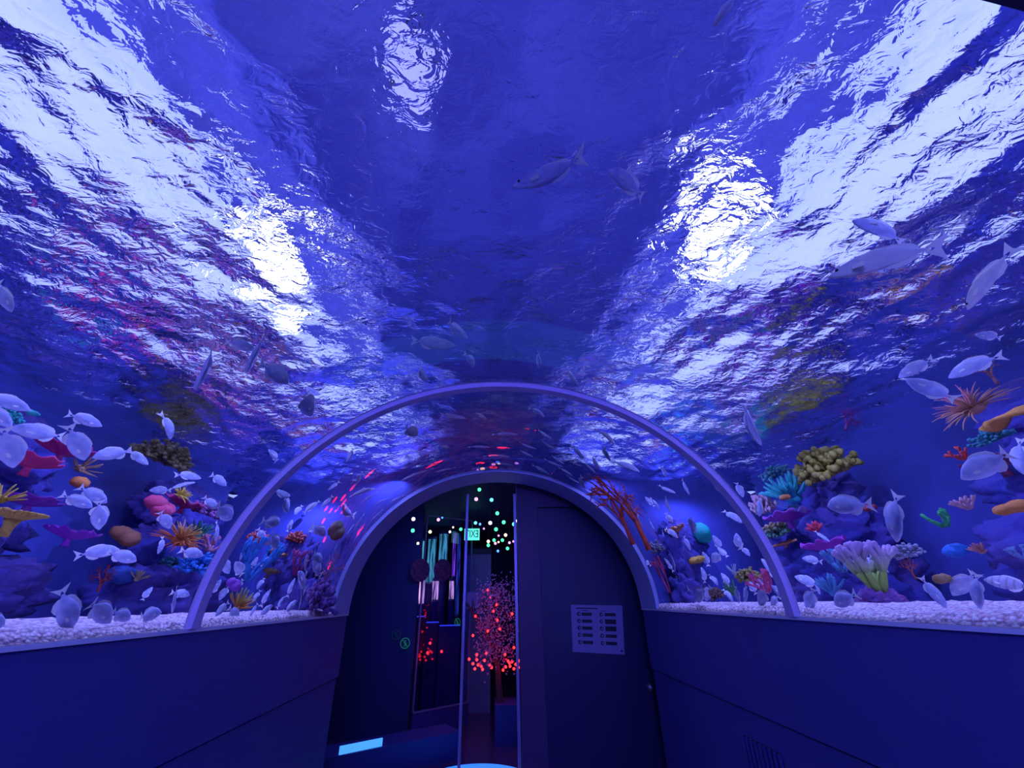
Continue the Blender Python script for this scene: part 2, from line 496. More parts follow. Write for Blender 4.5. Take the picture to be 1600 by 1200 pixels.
PROF = [(0.495, 0.006), (0.485, 0.022), (0.46, 0.045), (0.42, 0.078), (0.36, 0.118), (0.28, 0.158), (0.18, 0.188), (0.08, 0.198), (-0.02, 0.188), (-0.11, 0.160), (-0.19, 0.118), (-0.25, 0.075), (-0.29, 0.045), (-0.325, 0.030), (-0.345, 0.028)]
def bendy(x, c):
    u = 0.15 - x
    return c * u * abs(u) if u > 0 else c * 0.5 * u * u
def fish_parts(c, tall=1.0):
    """unit-length fish along x, nose at +0.5; returns name -> (verts, faces)"""
    P = {}
    b = MB()
    N = 14
    rings = []
    for x, h in PROF:
        h *= tall
        wd_ = min(h * 0.42, 0.068) if x < 0.4 else h * 0.55
        zc = 0.012 * math.sin((x + 0.5) * PI) - 0.01 * (x > 0.4)
        ring = []
        for j in range(N):
            a = 2 * PI * j / N
            ca, sa = math.cos(a), math.sin(a)
            yy = wd_ * math.copysign(abs(ca) ** 1.15, ca)
            zz = h * math.copysign(abs(sa) ** 0.92, sa)
            ring.append((x, yy + bendy(x, c), zz * (1.0 if sa > 0 else 0.92) + zc))
        rings.append(ring)
    b.poly_ring(rings)
    b.f.append(tuple(reversed(range(N)))); e = (len(rings) - 1) * N; b.f.append(tuple(e + j for j in range(N)))
    P['body'] = (b.v, b.f)
    def fin(outline, t0=0.006, t1=0.0015):
        # outline: list of ((x,z) inner, (x,z) outer) pairs; thin solid sheet
        m = MB()
        rr = []
        for (a, o) in outline:
            ya, yo = bendy(a[0], c), bendy(o[0], c)
            rr.append([(a[0], ya - t0, a[1]), (a[0], ya + t0, a[1]), (o[0], yo + t1, o[1]), (o[0], yo - t1, o[1])])
        m.poly_ring(rr)
        m.f.append((3, 2, 1, 0)); q = (len(rr) - 1) * 4; m.f.append((q, q + 1, q + 2, q + 3))
        return (m.v, m.f)
    k = tall
    P['dorsal_fin'] = fin([((0.22, 0.15 * k), (0.20, 0.175 * k)), ((0.12, 0.17 * k), (0.08, 0.236 * k)), ((0.02, 0.175 * k), (-0.02, 0.238 * k)), ((-0.08, 0.15 * k), (-0.13, 0.21 * k)), ((-0.16, 0.12 * k), (-0.225, 0.175 * k)), ((-0.22, 0.08 * k), (-0.275, 0.115 * k)), ((-0.26, 0.05 * k), (-0.285, 0.07 * k))])
    P['anal_fin'] = fin([((-0.02, -0.15 * k), (-0.04, -0.18 * k)), ((-0.08, -0.13 * k), (-0.13, -0.205 * k)), ((-0.16, -0.10 * k), (-0.22, -0.165 * k)), ((-0.22, -0.06 * k), (-0.27, -0.10 * k)), ((-0.26, -0.04 * k), (-0.285, -0.058 * k))])
    P['tail_fin'] = fin([((-0.335, 0.030), (-0.36, 0.055)), ((-0.36, 0.03), (-0.44, 0.120)), ((-0.385, 0.02), (-0.50, 0.175)), ((-0.40, 0.01), (-0.465, 0.07)), ((-0.405, 0.0), (-0.445, 0.0)), ((-0.40, -0.01), (-0.465, -0.07)), ((-0.385, -0.02), (-0.50, -0.170)), ((-0.36, -0.03), (-0.44, -0.115)), ((-0.335, -0.028), (-0.36, -0.052))], 0.008)
    for sgn, nm in ((1, 'pectoral_fin'), (-1, 'pectoral_fin.001')):
        m = MB()
        y0 = sgn * 0.062
        base = [(0.235, y0, 0.0), (0.235, y0, -0.045)]
        tip = [(0.13, y0 + sgn * 0.045, 0.0), (0.10, y0 + sgn * 0.05, -0.03), (0.12, y0 + sgn * 0.04, -0.06)]
        pts = [base[0], tip[0], tip[1], tip[2], base[1]]
        pts = [(p[0], p[1] + bendy(p[0], c), p[2]) for p in pts]
        n = len(pts)
        m.v = pts + [(p[0], p[1] + 0.004, p[2]) for p in pts]
        m.f = [tuple(range(n)), tuple(reversed(range(n, 2 * n)))] + [(i, n + i, n + (i + 1) % n, (i + 1) % n) for i in range(n)]
        P[nm] = (m.v, m.f)
    for sgn, nm in ((1, 'eye'), (-1, 'eye.001')):
        m = MB().ball((0.395, sgn * 0.034 + bendy(0.395, c), 0.03), 0.019, 8, 6, (1, 0.6, 1))
        P[nm] = (m.v, m.f)
    return P

fish_protos = {}
def proto(kind, bend, skin):
    key = (kind, bend, skin.name)
    if key in fish_protos: return fish_protos[key]
    tall = {'deep': 1.08, 'slim': 0.72}[kind]
    P = fish_parts(bend, tall)
    meshes = {}
    for nm, (v, f) in P.items():
        me = bpy.data.meshes.new('fish_' + nm.split('.')[0])
        me.from_pydata(v, [], f); me.update()
        for p in me.polygons: p.use_smooth = nm.startswith(('body', 'eye'))
        me.materials.append(skin if nm == 'body' else M_EYE if nm.startswith('eye') else M_FIN)
        meshes[nm] = me
    # merged mesh for the fish too small to show parts
    mv, mf, mi = [], [], []
    for nm, (v, f) in P.items():
        n = len(mv); mv += list(v); mf += [tuple(i + n for i in q) for q in f]
        mi += [0 if nm == 'body' else 2 if nm.startswith('eye') else 1] * len(f)
    mm = bpy.data.meshes.new('small_fish'); mm.from_pydata(mv, [], mf); mm.update()
    for m_ in (skin, M_FIN, M_EYE): mm.materials.append(m_)
    for p, i in zip(mm.polygons, mi): p.material_index = i; p.use_smooth = (i == 0)
    fish_protos[key] = (meshes, mm)
    return fish_protos[key]

def inside(p, m=0.0):
    if abs(p.x) > 2.15: return False
    if p.y > Y_SLEEVE - 0.07: return False
    if p.z > SURF - 0.1: return False
    if p.z < SILL + 0.07 + 0.0: return False
    return True

fish_list = []
def fish(hx, hy, tx, ty, wid=1.0, L=None, skin=None, kind='deep', bend=None):
    ph, wh = water_ray(hx, hy); pt, wt = water_ray(tx, ty)
    pxlen = math.hypot(hx - tx, hy - ty)
    if L is None: L = 0.17 if pxlen > 36 else 0.145
    def ends(t): return ph + wh * t, pt + wt * t
    t = 0.07; best = 0.07
    while t < 3.0:
        a, b = ends(t)
        if t > 0.1 and not (inside(a) and inside(b)): break
        best = t
        if (a - b).length >= L: break
        t += 0.01
    R = 0.27
    def clash(t):
        a, b = ends(t); r = R * (a - b).length; c = (a + b) / 2; q = [a.lerp(b, u) for u in (0.2, 0.5, 0.8)]
        for g in fish_list:
            if (g['c'] - c).length < 0.4:
                for u in q:
                    for w_ in g['q']:
                        if (u - w_).length < (r + g['r']) * 0.62: return True
        return False
    for dt in (0, 0.05, -0.05, 0.1, -0.1, 0.16, -0.16, 0.22, 0.3, -0.22, 0.4, 0.5, 0.6):
        t = best + dt
        if t < 0.08: continue
        if dt and not (inside(ends(t)[0]) and inside(ends(t)[1])): continue
        if not clash(t): best = t; break
    a, b = ends(best)
    fish_list.append(dict(c=(a + b) / 2, r=R * (a - b).length, q=[a.lerp(b, u) for u in (0.2, 0.5, 0.8)], a=a, b=b, w=(wh + wt).normalized(), wid=wid, px=(hx + tx) / 2, py=(hy + ty) / 2, dx=hx - tx, dy=hy - ty, len=pxlen, skin=skin, kind=kind, bend=bend))

FL = '''48 641 -30 615 1|14 668 104 684 1|22 731 4 664 1|18 668 -34 628 1|160 666 103 646 1|133 720 107 666 1|143 715 207 704 1|232 726 198 703 .8|145 793 96 773 1|167 786 122 760 1|155 828 152 780 .9|188 858 121 868 1|214 877 168 863 1|112 986 96 922 1|173 972 137 938 1|204 968 175 955 1|252 957 212 966 1|238 917 221 938 .9|269 958 277 914 .1|297 930 268 926 1|8 978 -34 962 1|265 826 248 798 1|247 866 257 838 .5
399 546 353 534 1|305 609 341 543 0|384 583 411 526 0|452 599 409 567 .8|487 649 467 612 .8|501 617 469 607 .7|268 687 260 645 .5|315 747 274 740 .8|305 753 261 763 .2|233 766 268 766 1|354 759 329 741 .9|362 812 339 790 1|338 794 319 777 1|337 846 342 814 .2|318 869 282 860 1
345 905 327 932 .9|358 896 345 872 .9|383 857 371 880 .2|368 878 380 902 1|367 923 380 905 1|342 938 358 915 1|336 963 357 941 1|373 968 359 951 1|403 870 393 888 .9|428 868 406 885 .9|401 921 413 902 .9|438 818 412 815 1|412 846 404 826 .9|433 857 424 834 .9|457 812 450 831 .7|497 784 474 802 .9|453 775 424 769 .4|450 800 443 777 .6|460 805 471 789 .9
545 776 599 756 .3|564 786 591 768 .2|584 790 609 775 .3|606 788 631 772 .2|578 816 599 795 .2|553 829 567 803 .15|540 839 552 819 .2|522 863 529 841 .2|534 787 545 812 .35|474 802 500 781 .7|501 793 521 775 .9|478 841 491 824 .9|509 836 491 822 .9|518 841 531 828 .8|512 766 531 752 .9|504 878 487 866 .9|489 876 502 901 .9|511 919 521 885 .5|480 864 474 899 .15|444 884 450 901 .8|561 742 558 761 .6|541 722 556 699 .8|393 943 408 921 1|423 920 407 948 1|445 931 431 953 1|390 964 403 942 1|427 945 404 964 1|465 938 443 959 1|424 929 433 905 .3|448 912 437 931 1|461 903 448 934 1|466 892 478 923 .8|484 917 479 934 .5|467 953 474 923 .3|503 877 487 900 .9|420 702 437 722 .9|470 700 487 712 .8
730 529 693 503 .7|711 540 640 535 .8 D|741 574 731 552 .5|842 575 842 550 .3|668 595 648 576 .6|903 602 883 577 .3|885 626 866 612 .5|728 654 688 647 .4|851 652 831 636 .5|652 681 632 667 .9 D|810 679 768 677 .4|862 686 838 672 .35|867 702 842 689 .25|838 702 808 693 .3|833 714 810 704 .3|766 699 732 697 .3 D|703 700 686 697 .5 D|882 726 860 712 .35|880 730 848 719 .35|912 717 892 695 .4|937 734 922 712 .4|953 721 940 697 .3|932 740 910 722 .25|895 744 874 730 .3|859 742 831 726 .35|823 739 796 731 .25|803 727 767 724 .25|770 733 740 730 .25|797 714 755 711 .3 D|680 738 713 730 .25|627 751 679 731 .2|905 755 884 744 .25|913 763 903 744 .3|933 778 912 761 .25|951 771 927 757 .4|1000 737 955 719 .7|1003 826 993 803 .15|1024 832 1012 810 .15|1056 771 1029 760 .4|1041 745 1032 723 .4|962 695 936 669 .4 D|691 622 668 611 .6 D|760 655 744 645 .4 D
1124 768 1112 744 .6|1161 777 1153 752 .8|1077 773 1063 748 .3|1186 807 1190 777 .5|1160 817 1130 796 .7|1048 800 1035 774 .4|1008 776 1022 792 .9|1031 798 1020 777 .2|1051 820 1040 801 1|1060 841 1039 824 .9|1084 833 1081 806 .9|1079 860 1067 837 .7|1060 872 1052 854 1|1114 836 1127 860 1|1150 833 1158 861 1|1172 869 1158 854 1|1121 855 1137 871 .9|1098 862 1107 885 1|1112 878 1126 865 1|1085 884 1094 905 1|1190 872 1224 911 .8|1206 915 1232 941 1|1186 946 1199 919 1|1127 895 1140 917 1|1122 915 1108 895 .8|1168 905 1182 929 1|1198 899 1184 914 1|1155 943 1150 915 .9|1146 941 1129 917 .8|1163 940 1168 915 .6|1088 940 1100 919 1|1103 938 1112 913 1|1096 886 1104 912 .8|1067 938 1078 918 .9|1084 932 1075 907 .2|1037 871 1053 893 .8|1055 892 1048 862 .15|1062 889 1066 874 .8|1002 868 1018 888 .8|1040 845 1033 828 .15|1205 948 1214 930 .8
1188 696 1149 629 .35|1291 791 1358 789 1|1399 847 1394 769 .6|1297 847 1272 829 .4|1253 872 1284 878 1|1241 900 1279 916 1|1262 956 1271 918 1|1281 929 1273 907 .4|1303 945 1337 928 1|1330 877 1384 887 1|1480 951 1436 902 .8|1488 930 1528 892 1|1536 905 1616 920 1 S|1530 952 1522 894 .7|1403 590 1459 560 1|1415 592 1493 628 .8|1480 590 1563 552 .9|1523 522 1566 528 1|1502 748 1586 702 1|1604 745 1580 686 .6|1292 432 1480 376 .85 D|1332 343 1420 374 .5|1509 485 1578 383 .8 D
801 293 920 256 .8|950 264 1010 306 .8|1114 42 1150 -12 .6 D|18 488 -10 436 .8'''
ROWS = [r.split('|') for r in FL.split('\n')]
for ri, row in enumerate(ROWS):
    for q in row:
        p = q.split()
        v = [float(x) for x in p[:5]]
        fl = p[5] if len(p) > 5 else ''
        big = math.hypot(v[0] - v[2], v[1] - v[3]) > 100
        fish(*v, L=0.30 if big else None, skin={'D': M_FISHD, 'S': M_FISHS, '': None}[fl], kind='slim' if (ri == 3 or big) else 'deep')

ORD = ['leftmost', 'second from left', 'third from left', 'fourth from left', 'fifth from left', 'sixth from left', 'seventh from left', 'eighth from left', 'ninth from left', 'tenth from left', 'eleventh from left', 'twelfth from left', 'thirteenth from left', 'fourteenth from left', 'fifteenth from left', 'sixteenth from left', 'seventeenth from left', 'eighteenth from left']
def zone(f):
    x, y = f['px'], f['py']
    yy = (f['a'].y + f['b'].y) / 2
    ring = yy > Y_MID or (y > 640 and 330 < x < 1200 and abs(x - 775) < 420)
    if y < 320 and x > 700 and x < 1060: return 'high over the tunnel centre'
    if y < 480: return 'high up at the right under the glare' if x > 1000 else 'high at the far left edge'
    if x < 240 and y < 740 : return 'beside the pink plate corals at far left'
    if x < 240 and y < 900: return 'by the purple plates of the far-left reef'
    if x < 310 and y >= 895: return 'low over the left gravel, near side of ring'
    if x < 500 and y < 660: return 'just under the left glare'
    if x < 366 and y < 895: return 'before the left reef, outside the ring'
    if x < 475 and y >= 895: return 'crowding the left gravel beyond the ring'
    if x < 475 : return 'inside the left side of the ring'
    if x < 535 and y >= 858: return 'low beside the left foot of the collar'
    if x < 535: return 'left of the collar, mid height'
    if x < 690 and y >= 730: return 'skimming the upper left of the collar'
    if y < 612: return 'above the crown of the ring'
    if x < 700 : return 'just below the ring crown on the left'
    if x < 880 and y > 708: return 'over the very top of the collar'
    if x < 960 and y < 708 : return 'below the ring crown in the middle school'
    if x < 960: return 'skimming the upper right of the collar'
    if x < 1062 and y > 850: return 'low beside the right foot of the collar'
    if x < 1062: return 'by the red sea fan right of the collar'
    if x < 1235 and y < 850: return 'inside the upper right of the ring'
    if x < 1160: return 'crowding the right gravel beyond the ring'
    if x < 1235: return 'behind the right foot of the ring'
    if x < 1345: return 'before the right reef, outside the ring'
    if x < 1500 and y > 660: return 'around the big branching coral'
    if y > 850: return 'over the gravel at the far right'
    return 'by the orange twisted coral at far right'
from collections import defaultdict
Z = defaultdict(list)
for f in fish_list: Z[zone(f)].append(f)
rr = random.Random(5)
ZTHING = {}
for z, lst in Z.items():
    lst.sort(key=lambda f: f['px'])
    for i, f in enumerate(lst):
        if abs(f['dy']) > 1.1 * abs(f['dx']): pose = 'nose down' if f['dy'] > 0 else 'nose up'
        else: pose = 'facing left' if f['dx'] < 0 else 'facing right'
        if f['wid'] < 0.36: pose = 'edge-on'
        size = 'large ' if f['len'] > 66 else ''
        colr = 'grey' if f['skin'] is M_FISHD else 'barred' if f['skin'] is M_FISHS else 'silver'
        pos = ('' if len(lst) == 1 else ', ' + (ORD[i] if i < len(lst) - 1 or len(lst) < 3 else 'rightmost'))
        if len(lst) == 2 and i == 1: pos = ', the right one'
        f['label'] = f"{size}{colr} fish {pose} {z}{pos}".replace('  ', ' ')
        f['group'] = 'silver fish in the tank'

for f in fish_list:
    a, b = f['a'], f['b']
    L = (a - b).length
    X = (a - b).normalized()
    view = f['w']
    perp = X.cross(view).normalized()
    if perp.z < 0: perp = -perp
    up = (perp * f['wid'] + view * math.sqrt(max(0, 1 - f['wid'] ** 2)))
    up = (up - X * up.dot(X)).normalized()
    Yv = up.cross(X)
    bend = f['bend'] if f['bend'] is not None else rr.choice([0.0, 0.25, -0.25, 0.5, -0.5])
    skin = f['skin'] or M_FISH
    meshes, mm = proto(f['kind'], bend, skin)
    M = Matrix((X, Yv, up)).transposed().to_4x4() @ Matrix.Scale(L, 4)
    M.translation = (a + b) / 2
    if f['len'] > 30:
        root = bpy.data.objects.new('fish', None)
        root.empty_display_size = 0.3
        COL.objects.link(root)
        for nm, me in meshes.items():
            c = bpy.data.objects.new(nm.split('.')[0], me)
            COL.objects.link(c); c.parent = root
    else:
        root = bpy.data.objects.new('fish', mm)
        COL.objects.link(root)
    root.matrix_world = M
    tag(root, f['label'], 'fish', f['group'])

# ------------------------------------------------------------------ reef: rock and corals
def spot(px, py, X, ymax=None):
    ymax = Y_SLEEVE - 0.1 if ymax is None else ymax
    p, w = water_ray(px, py)
    t = (X - p.x) / w.x
    q = p + w * t
    if q.y > ymax:
        t = (ymax - p.y) / w.y; q = p + w * t
    p2, w2 = water_ray(px + 6, py); p1, w1 = water_ray(px - 6, py)
    s = ((p2 + w2 * t) - (p1 + w1 * t)).length / 12
    p2, w2 = water_ray(px, py + 6); p1, w1 = water_ray(px, py - 6)
    s2 = ((p2 + w2 * t) - (p1 + w1 * t)).length / 12
    return q, math.sqrt(s * s2)

M_ROCK = mat('haze_tinted_reef_rock', (0.03, 0.035, 0.26), 0.9, var=(0.07, 0.045, 0.24), vscale=3.5, bump=(14, 0.8, 0.03))  # rock colour with the blue of water haze mixed in
M_VROCK = mat('violet_encrusted_rock', (0.16, 0.07, 0.34), 0.8, var=(0.28, 0.10, 0.30), vscale=12, bump=(30, 0.8, 0.02))
def lump(mb, c, r, sc_, seed, seg=28, rings=18, amp=0.28, fr=1.8, fine=0.0, lim=None):
    n0 = len(mb.v)
    mb.ball((0, 0, 0), 1.0, seg, rings)
    for i in range(n0, len(mb.v)):
        v = Vector(mb.v[i])
        k = 1 + amp * noise.noise(v * fr + Vector((seed, 0, 0))) + amp * 0.45 * noise.noise(v * fr * 3 + Vector((0, seed, 0)))
        if fine: k += fine * abs(noise.noise(v * 9 + Vector((seed, seed, 0)))) * 2 + fine * 0.5 * noise.noise(v * 20)
        w = [c[0] + v.x * k * r * sc_[0], c[1] + v.y * k * r * sc_[1], c[2] + v.z * k * r * sc_[2]]
        if lim:
            w = [max(-lim[0], min(lim[0], w[0])), min(lim[1], w[1]), max(lim[2], w[2])]
        mb.v[i] = tuple(w)
def rock(label, items, m=M_ROCK, seed=0, name='reef_rock'):
    mb = MB()
    base = items[0][0]
    for i, (c, r, sc_) in enumerate(items):
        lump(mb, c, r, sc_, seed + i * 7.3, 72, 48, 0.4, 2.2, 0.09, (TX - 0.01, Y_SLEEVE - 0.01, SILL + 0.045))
    mb.v = [(a - base[0], b - base[1], c - base[2]) for a, b, c in mb.v]
    o = mb.build(name, m, smooth=True)
    o.location = base
    tag(o, label, 'rock')
    return o
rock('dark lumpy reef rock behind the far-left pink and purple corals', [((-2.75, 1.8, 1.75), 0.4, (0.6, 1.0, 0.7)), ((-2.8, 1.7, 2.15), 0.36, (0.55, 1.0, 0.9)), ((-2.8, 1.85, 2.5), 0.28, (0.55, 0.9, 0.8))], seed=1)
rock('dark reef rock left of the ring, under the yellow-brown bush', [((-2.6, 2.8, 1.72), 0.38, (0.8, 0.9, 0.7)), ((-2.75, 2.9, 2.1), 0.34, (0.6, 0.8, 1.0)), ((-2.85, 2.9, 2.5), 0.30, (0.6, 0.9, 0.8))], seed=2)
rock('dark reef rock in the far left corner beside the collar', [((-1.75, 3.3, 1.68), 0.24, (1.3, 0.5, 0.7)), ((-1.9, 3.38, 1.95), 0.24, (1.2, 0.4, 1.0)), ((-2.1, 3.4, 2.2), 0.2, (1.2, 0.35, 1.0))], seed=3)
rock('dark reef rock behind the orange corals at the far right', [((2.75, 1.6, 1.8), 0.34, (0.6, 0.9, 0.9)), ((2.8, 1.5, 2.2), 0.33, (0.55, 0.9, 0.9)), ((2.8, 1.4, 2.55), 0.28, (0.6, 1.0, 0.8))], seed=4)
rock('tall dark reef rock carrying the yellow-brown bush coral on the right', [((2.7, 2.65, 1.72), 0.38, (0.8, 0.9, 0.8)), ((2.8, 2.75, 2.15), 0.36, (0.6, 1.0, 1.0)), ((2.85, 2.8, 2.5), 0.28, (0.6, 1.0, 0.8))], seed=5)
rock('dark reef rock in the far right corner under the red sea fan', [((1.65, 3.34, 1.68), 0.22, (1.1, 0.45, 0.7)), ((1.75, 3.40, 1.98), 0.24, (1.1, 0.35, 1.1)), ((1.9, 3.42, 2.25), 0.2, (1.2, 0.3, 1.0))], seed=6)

CM = {}
def cmat(color, tip=None, rough=0.6):
    color = tuple(c * 0.72 for c in color); tip = tuple(c * 0.8 for c in tip) if tip else None
    key = (color, tip)
    if key in CM: return CM[key]
    m = mat('coral_skin', color, rough, bump=(70, 0.5, 0.006))
    nt = m.node_tree; b = nt.nodes['Principled BSDF']
    if tip:
        tc = nt.nodes.new('ShaderNodeTexCoord'); sp = nt.nodes.new('ShaderNodeSeparateXYZ')
        r = nt.nodes.new('ShaderNodeValToRGB')
        r.color_ramp.elements[0].position = 0.35; r.color_ramp.elements[1].position = 0.85
        r.color_ramp.elements[0].color = (*color, 1); r.color_ramp.elements[1].color = (*tip, 1)
        nt.links.new(tc.outputs['Generated'], sp.inputs[0]); nt.links.new(sp.outputs['Z'], r.inputs['Fac']); nt.links.new(r.outputs['Color'], b.inputs['Base Color'])
    else:
        tc = nt.nodes.new('ShaderNodeTexCoord'); n = nt.nodes.new('ShaderNodeTexNoise'); n.inputs['Scale'].default_value = 22
        r = nt.nodes.new('ShaderNodeValToRGB')
        r.color_ramp.elements[0].position = 0.35; r.color_ramp.elements[1].position = 0.7
        r.color_ramp.elements[0].color = (*[c * 0.65 for c in color], 1); r.color_ramp.elements[1].color = (*color, 1)
        nt.links.new(tc.outputs['Object'], n.inputs['Vector']); nt.links.new(n.outputs['Fac'], r.inputs['Fac']); nt.links.new(r.outputs['Color'], b.inputs['Base Color'])
    CM[key] = m
    return m

# every grower returns an MB of a coral about one unit across, rooted at the origin and growing along +z
def g_branch(R, n=6, levels=3, thick=0.07, spread=0.75, bulb=1.25):
    mb = MB()
    def grow(p, d, L, r, lv):
        pts = [p]; q = p
        dd = d.copy()
        for _ in range(3):
            dd = (dd + Vector((R.uniform(-1, 1), R.uniform(-1, 1), R.uniform(-0.2, 0.8))) * 0.14).normalized()
            q = q + dd * (L / 3); pts.append(q)
        last = lv == levels - 1
        mb.tube(pts, [r, r * 0.92, r * 0.85, r * (0.75 if not last else bulb * 0.8)], 8)
        if last: mb.ball(q, r * bulb * 0.8, 8, 5)
        else:
            for k in range(2 + (R.random() < 0.5)):
                nd = (dd + Vector((R.uniform(-1, 1), R.uniform(-1, 1), R.uniform(-0.1, 0.7))) * spread).normalized()
                grow(q - dd * r * 0.4, nd, L * 0.72, r * 0.8, lv + 1)
    for i in range(n):
        a = 2 * PI * i / n + R.uniform(-0.3, 0.3)
        d = Vector((math.cos(a) * spread, math.sin(a) * spread, 0.9)).normalized()
        grow(Vector((0.05 * math.cos(a), 0.05 * math.sin(a), 0)), d, 0.34, thick, 0)
    return mb
def g_plate(R, thick=0.05):
    mb = MB(); N = 48; K = 7
    ph = R.uniform(0, 6)
    top = []; bot = []
    for k in range(1, K + 1):
        f = k / K; a_ = []; b_ = []
        for j in range(N):
            a = 2 * PI * j / N
            rr_ = 0.5 * (1 + 0.14 * math.sin(3 * a + ph) + 0.09 * math.sin(7 * a + ph * 2)) * f
            z = 0.22 * f ** 1.6 + 0.05 * f * f * math.sin(9 * a + ph) + 0.03 * f * math.sin(4 * a)
            a_.append((rr_ * math.cos(a), rr_ * math.sin(a), z + thick * (1 - f * 0.7)))
            b_.append((rr_ * math.cos(a), rr_ * math.sin(a), z - thick * (1 - f * 0.7)))
        top.append(a_); bot.append(b_)
    mb.poly_ring([r for r in reversed(bot)] + [] )
    mb.poly_ring(top)
    n = len(mb.v); K0 = 0
    # join the rim and close the middle
    for j in range(N):
        j2 = (j + 1) % N
        mb.f.append((0 + j, K * N + (K - 1) * N + j, K * N + (K - 1) * N + j2, j2))
    mb.f.append(tuple(reversed([(K - 1) * N + j for j in range(N)]))); mb.f.append(tuple(K * N + j for j in range(N)))
    mb.tube([(0, 0, -0.25), (0, 0, -0.08), (0, 0, 0.02)], [0.09, 0.06, 0.12], 10)
    return mb
def g_anemone(R, n=70, L=0.5, r=0.022, droop=0.5):
    mb = MB()
    mb.ball((0, 0, 0.02), 0.2, 14, 8, (1, 1, 0.6))
    for i in range(n):
        a = R.uniform(0, 2 * PI); el = R.uniform(0.05, 1.4)
        d = Vector((math.cos(a) * math.cos(el), math.sin(a) * math.cos(el), math.sin(el)))
        p = d * 0.15; pts = [p]
        l = L * R.uniform(0.7, 1.1)
        side = Vector((R.uniform(-1, 1), R.uniform(-1, 1), 0)) * 0.3
        for k in range(5):
            d = (d + Vector((0, 0, -droop * 0.22)) + side * 0.3).normalized()
            p = p + d * (l / 5); pts.append(p)
        mb.tube(pts, [r, r, r * 0.9, r * 0.75, r * 0.6, r * 0.35], 5)
    return mb
def g_bush(R, n=110, r=0.055):
    mb = MB()
    for i in range(n):
        d = Vector((R.gauss(0, 1), R.gauss(0, 1), abs(R.gauss(0, 1)) * 0.9)).normalized()
        k = R.uniform(0.25, 0.5)
        p = d * k
        mb.tube([Vector((0, 0, 0.0)) + p * 0.25, p * 0.75 + Vector((R.uniform(-.04, .04), R.uniform(-.04, .04), 0.02)), p], [r * 0.5, r * 0.6, r * 0.7], 5)
        mb.ball(p, r * R.uniform(0.7, 1.25), 7, 5)
    return mb
def g_fan(R, n=7):
    mb = MB()
    def grow(p, ang, L, r, lv):
        pts = [p]; q = p; a = ang
        for _ in range(3):
            a += R.uniform(-0.18, 0.18)
            q = q + Vector((math.sin(a), R.uniform(-0.06, 0.06), math.cos(a))) * (L / 3); pts.append(q)
        mb.tube(pts, [r, r * 0.9, r * 0.8, r * 0.6], 5)
        if lv < 4:
            for s_ in (-1, 1):
                grow(q, a + s_ * R.uniform(0.25, 0.6), L * 0.78, r * 0.72, lv + 1)
            if R.random() < 0.6: grow(pts[2], a + R.choice((-1, 1)) * 0.7, L * 0.6, r * 0.6, lv + 1)
    grow(Vector((0, 0, 0)), 0, 0.26, 0.035, 0)
    return mb
def g_dome(R):
    mb = MB(); lump(mb, (0, 0, 0.12), 0.45, (1, 1, 0.75), R.uniform(0, 50), 40, 26, 0.12, 5.5)
    return mb
def g_blob(R, n=3):
    mb = MB()
    for i in range(n):
        a = 2 * PI * i / n
        lump(mb, (0.2 * math.cos(a) * (n > 1), 0.2 * math.sin(a) * (n > 1), 0.12 + 0.08 * i), 0.34 if n > 1 else 0.45, (1, 1, 0.85), R.uniform(0, 50), 18, 12, 0.15)
    return mb
def g_hand(R, n=11, thick=0.045, L=0.55):
    mb = MB()
    mb.ball((0, 0, 0), 0.14, 10, 6)
    for i in range(n):
        a = 2 * PI * i / n + R.uniform(-.2, .2); el = R.uniform(0.15, 1.1)
        d = Vector((math.cos(a) * math.cos(el), math.sin(a) * math.cos(el), math.sin(el)))
        p = d * 0.05; pts = [p]
        for k in range(4):
            d = (d + Vector((0, 0, 0.16)) + Vector((R.uniform(-1, 1), R.uniform(-1, 1), 0)) * 0.1).normalized(); p = p + d * (L * R.uniform(0.8, 1.05) / 4); pts.append(p)
        mb.tube(pts, [thick * 1.2, thick, thick * 0.9, thick * 0.85, thick * 0.4], 7)
    return mb
def g_palm(R):
    mb = MB()
    mb.tube([(0, 0, -0.35), (0.01, 0, -0.15), (0, 0, 0.02)], [0.09, 0.08, 0.13], 10)
    for i in range(26):
        a = 2 * PI * i / 26; L = 0.5 * R.uniform(0.85, 1.05)
        d = Vector((math.cos(a), math.sin(a), 0.35)).normalized()
        pts = [d * 0.04, d * L * 0.4 + Vector((0, 0, 0.04)), d * L * 0.75 + Vector((0, 0, 0.03)), d * L]
        mb.tube(pts, [0.045, 0.06, 0.045, 0.012], 6)
    return mb
def g_twist(R):
    mb = MB(); rings = []
    for k in range(26):
        u = k / 25; a = -1.0 + 2.6 * u; c = Vector((-0.5 + u, 0.12 * math.sin(4 * u), 0.06 * math.sin(6 * u)))
        w = 0.20 * math.sin(PI * min(1, u * 0.9 + 0.08)) + 0.03
        d = Vector((0, math.cos(a), math.sin(a)))
        n_ = Vector((0, -math.sin(a), math.cos(a))) * 0.05
        rings.append([c + d * w, c + d * w * 0.5 + n_, c - d * w * 0.5 + n_, c - d * w, c - d * w * 0.5 - n_, c + d * w * 0.5 - n_])
    mb.poly_ring(rings); mb.f.append(tuple(reversed(range(6)))); e = 25 * 6; mb.f.append(tuple(e + j for j in range(6)))
    return mb

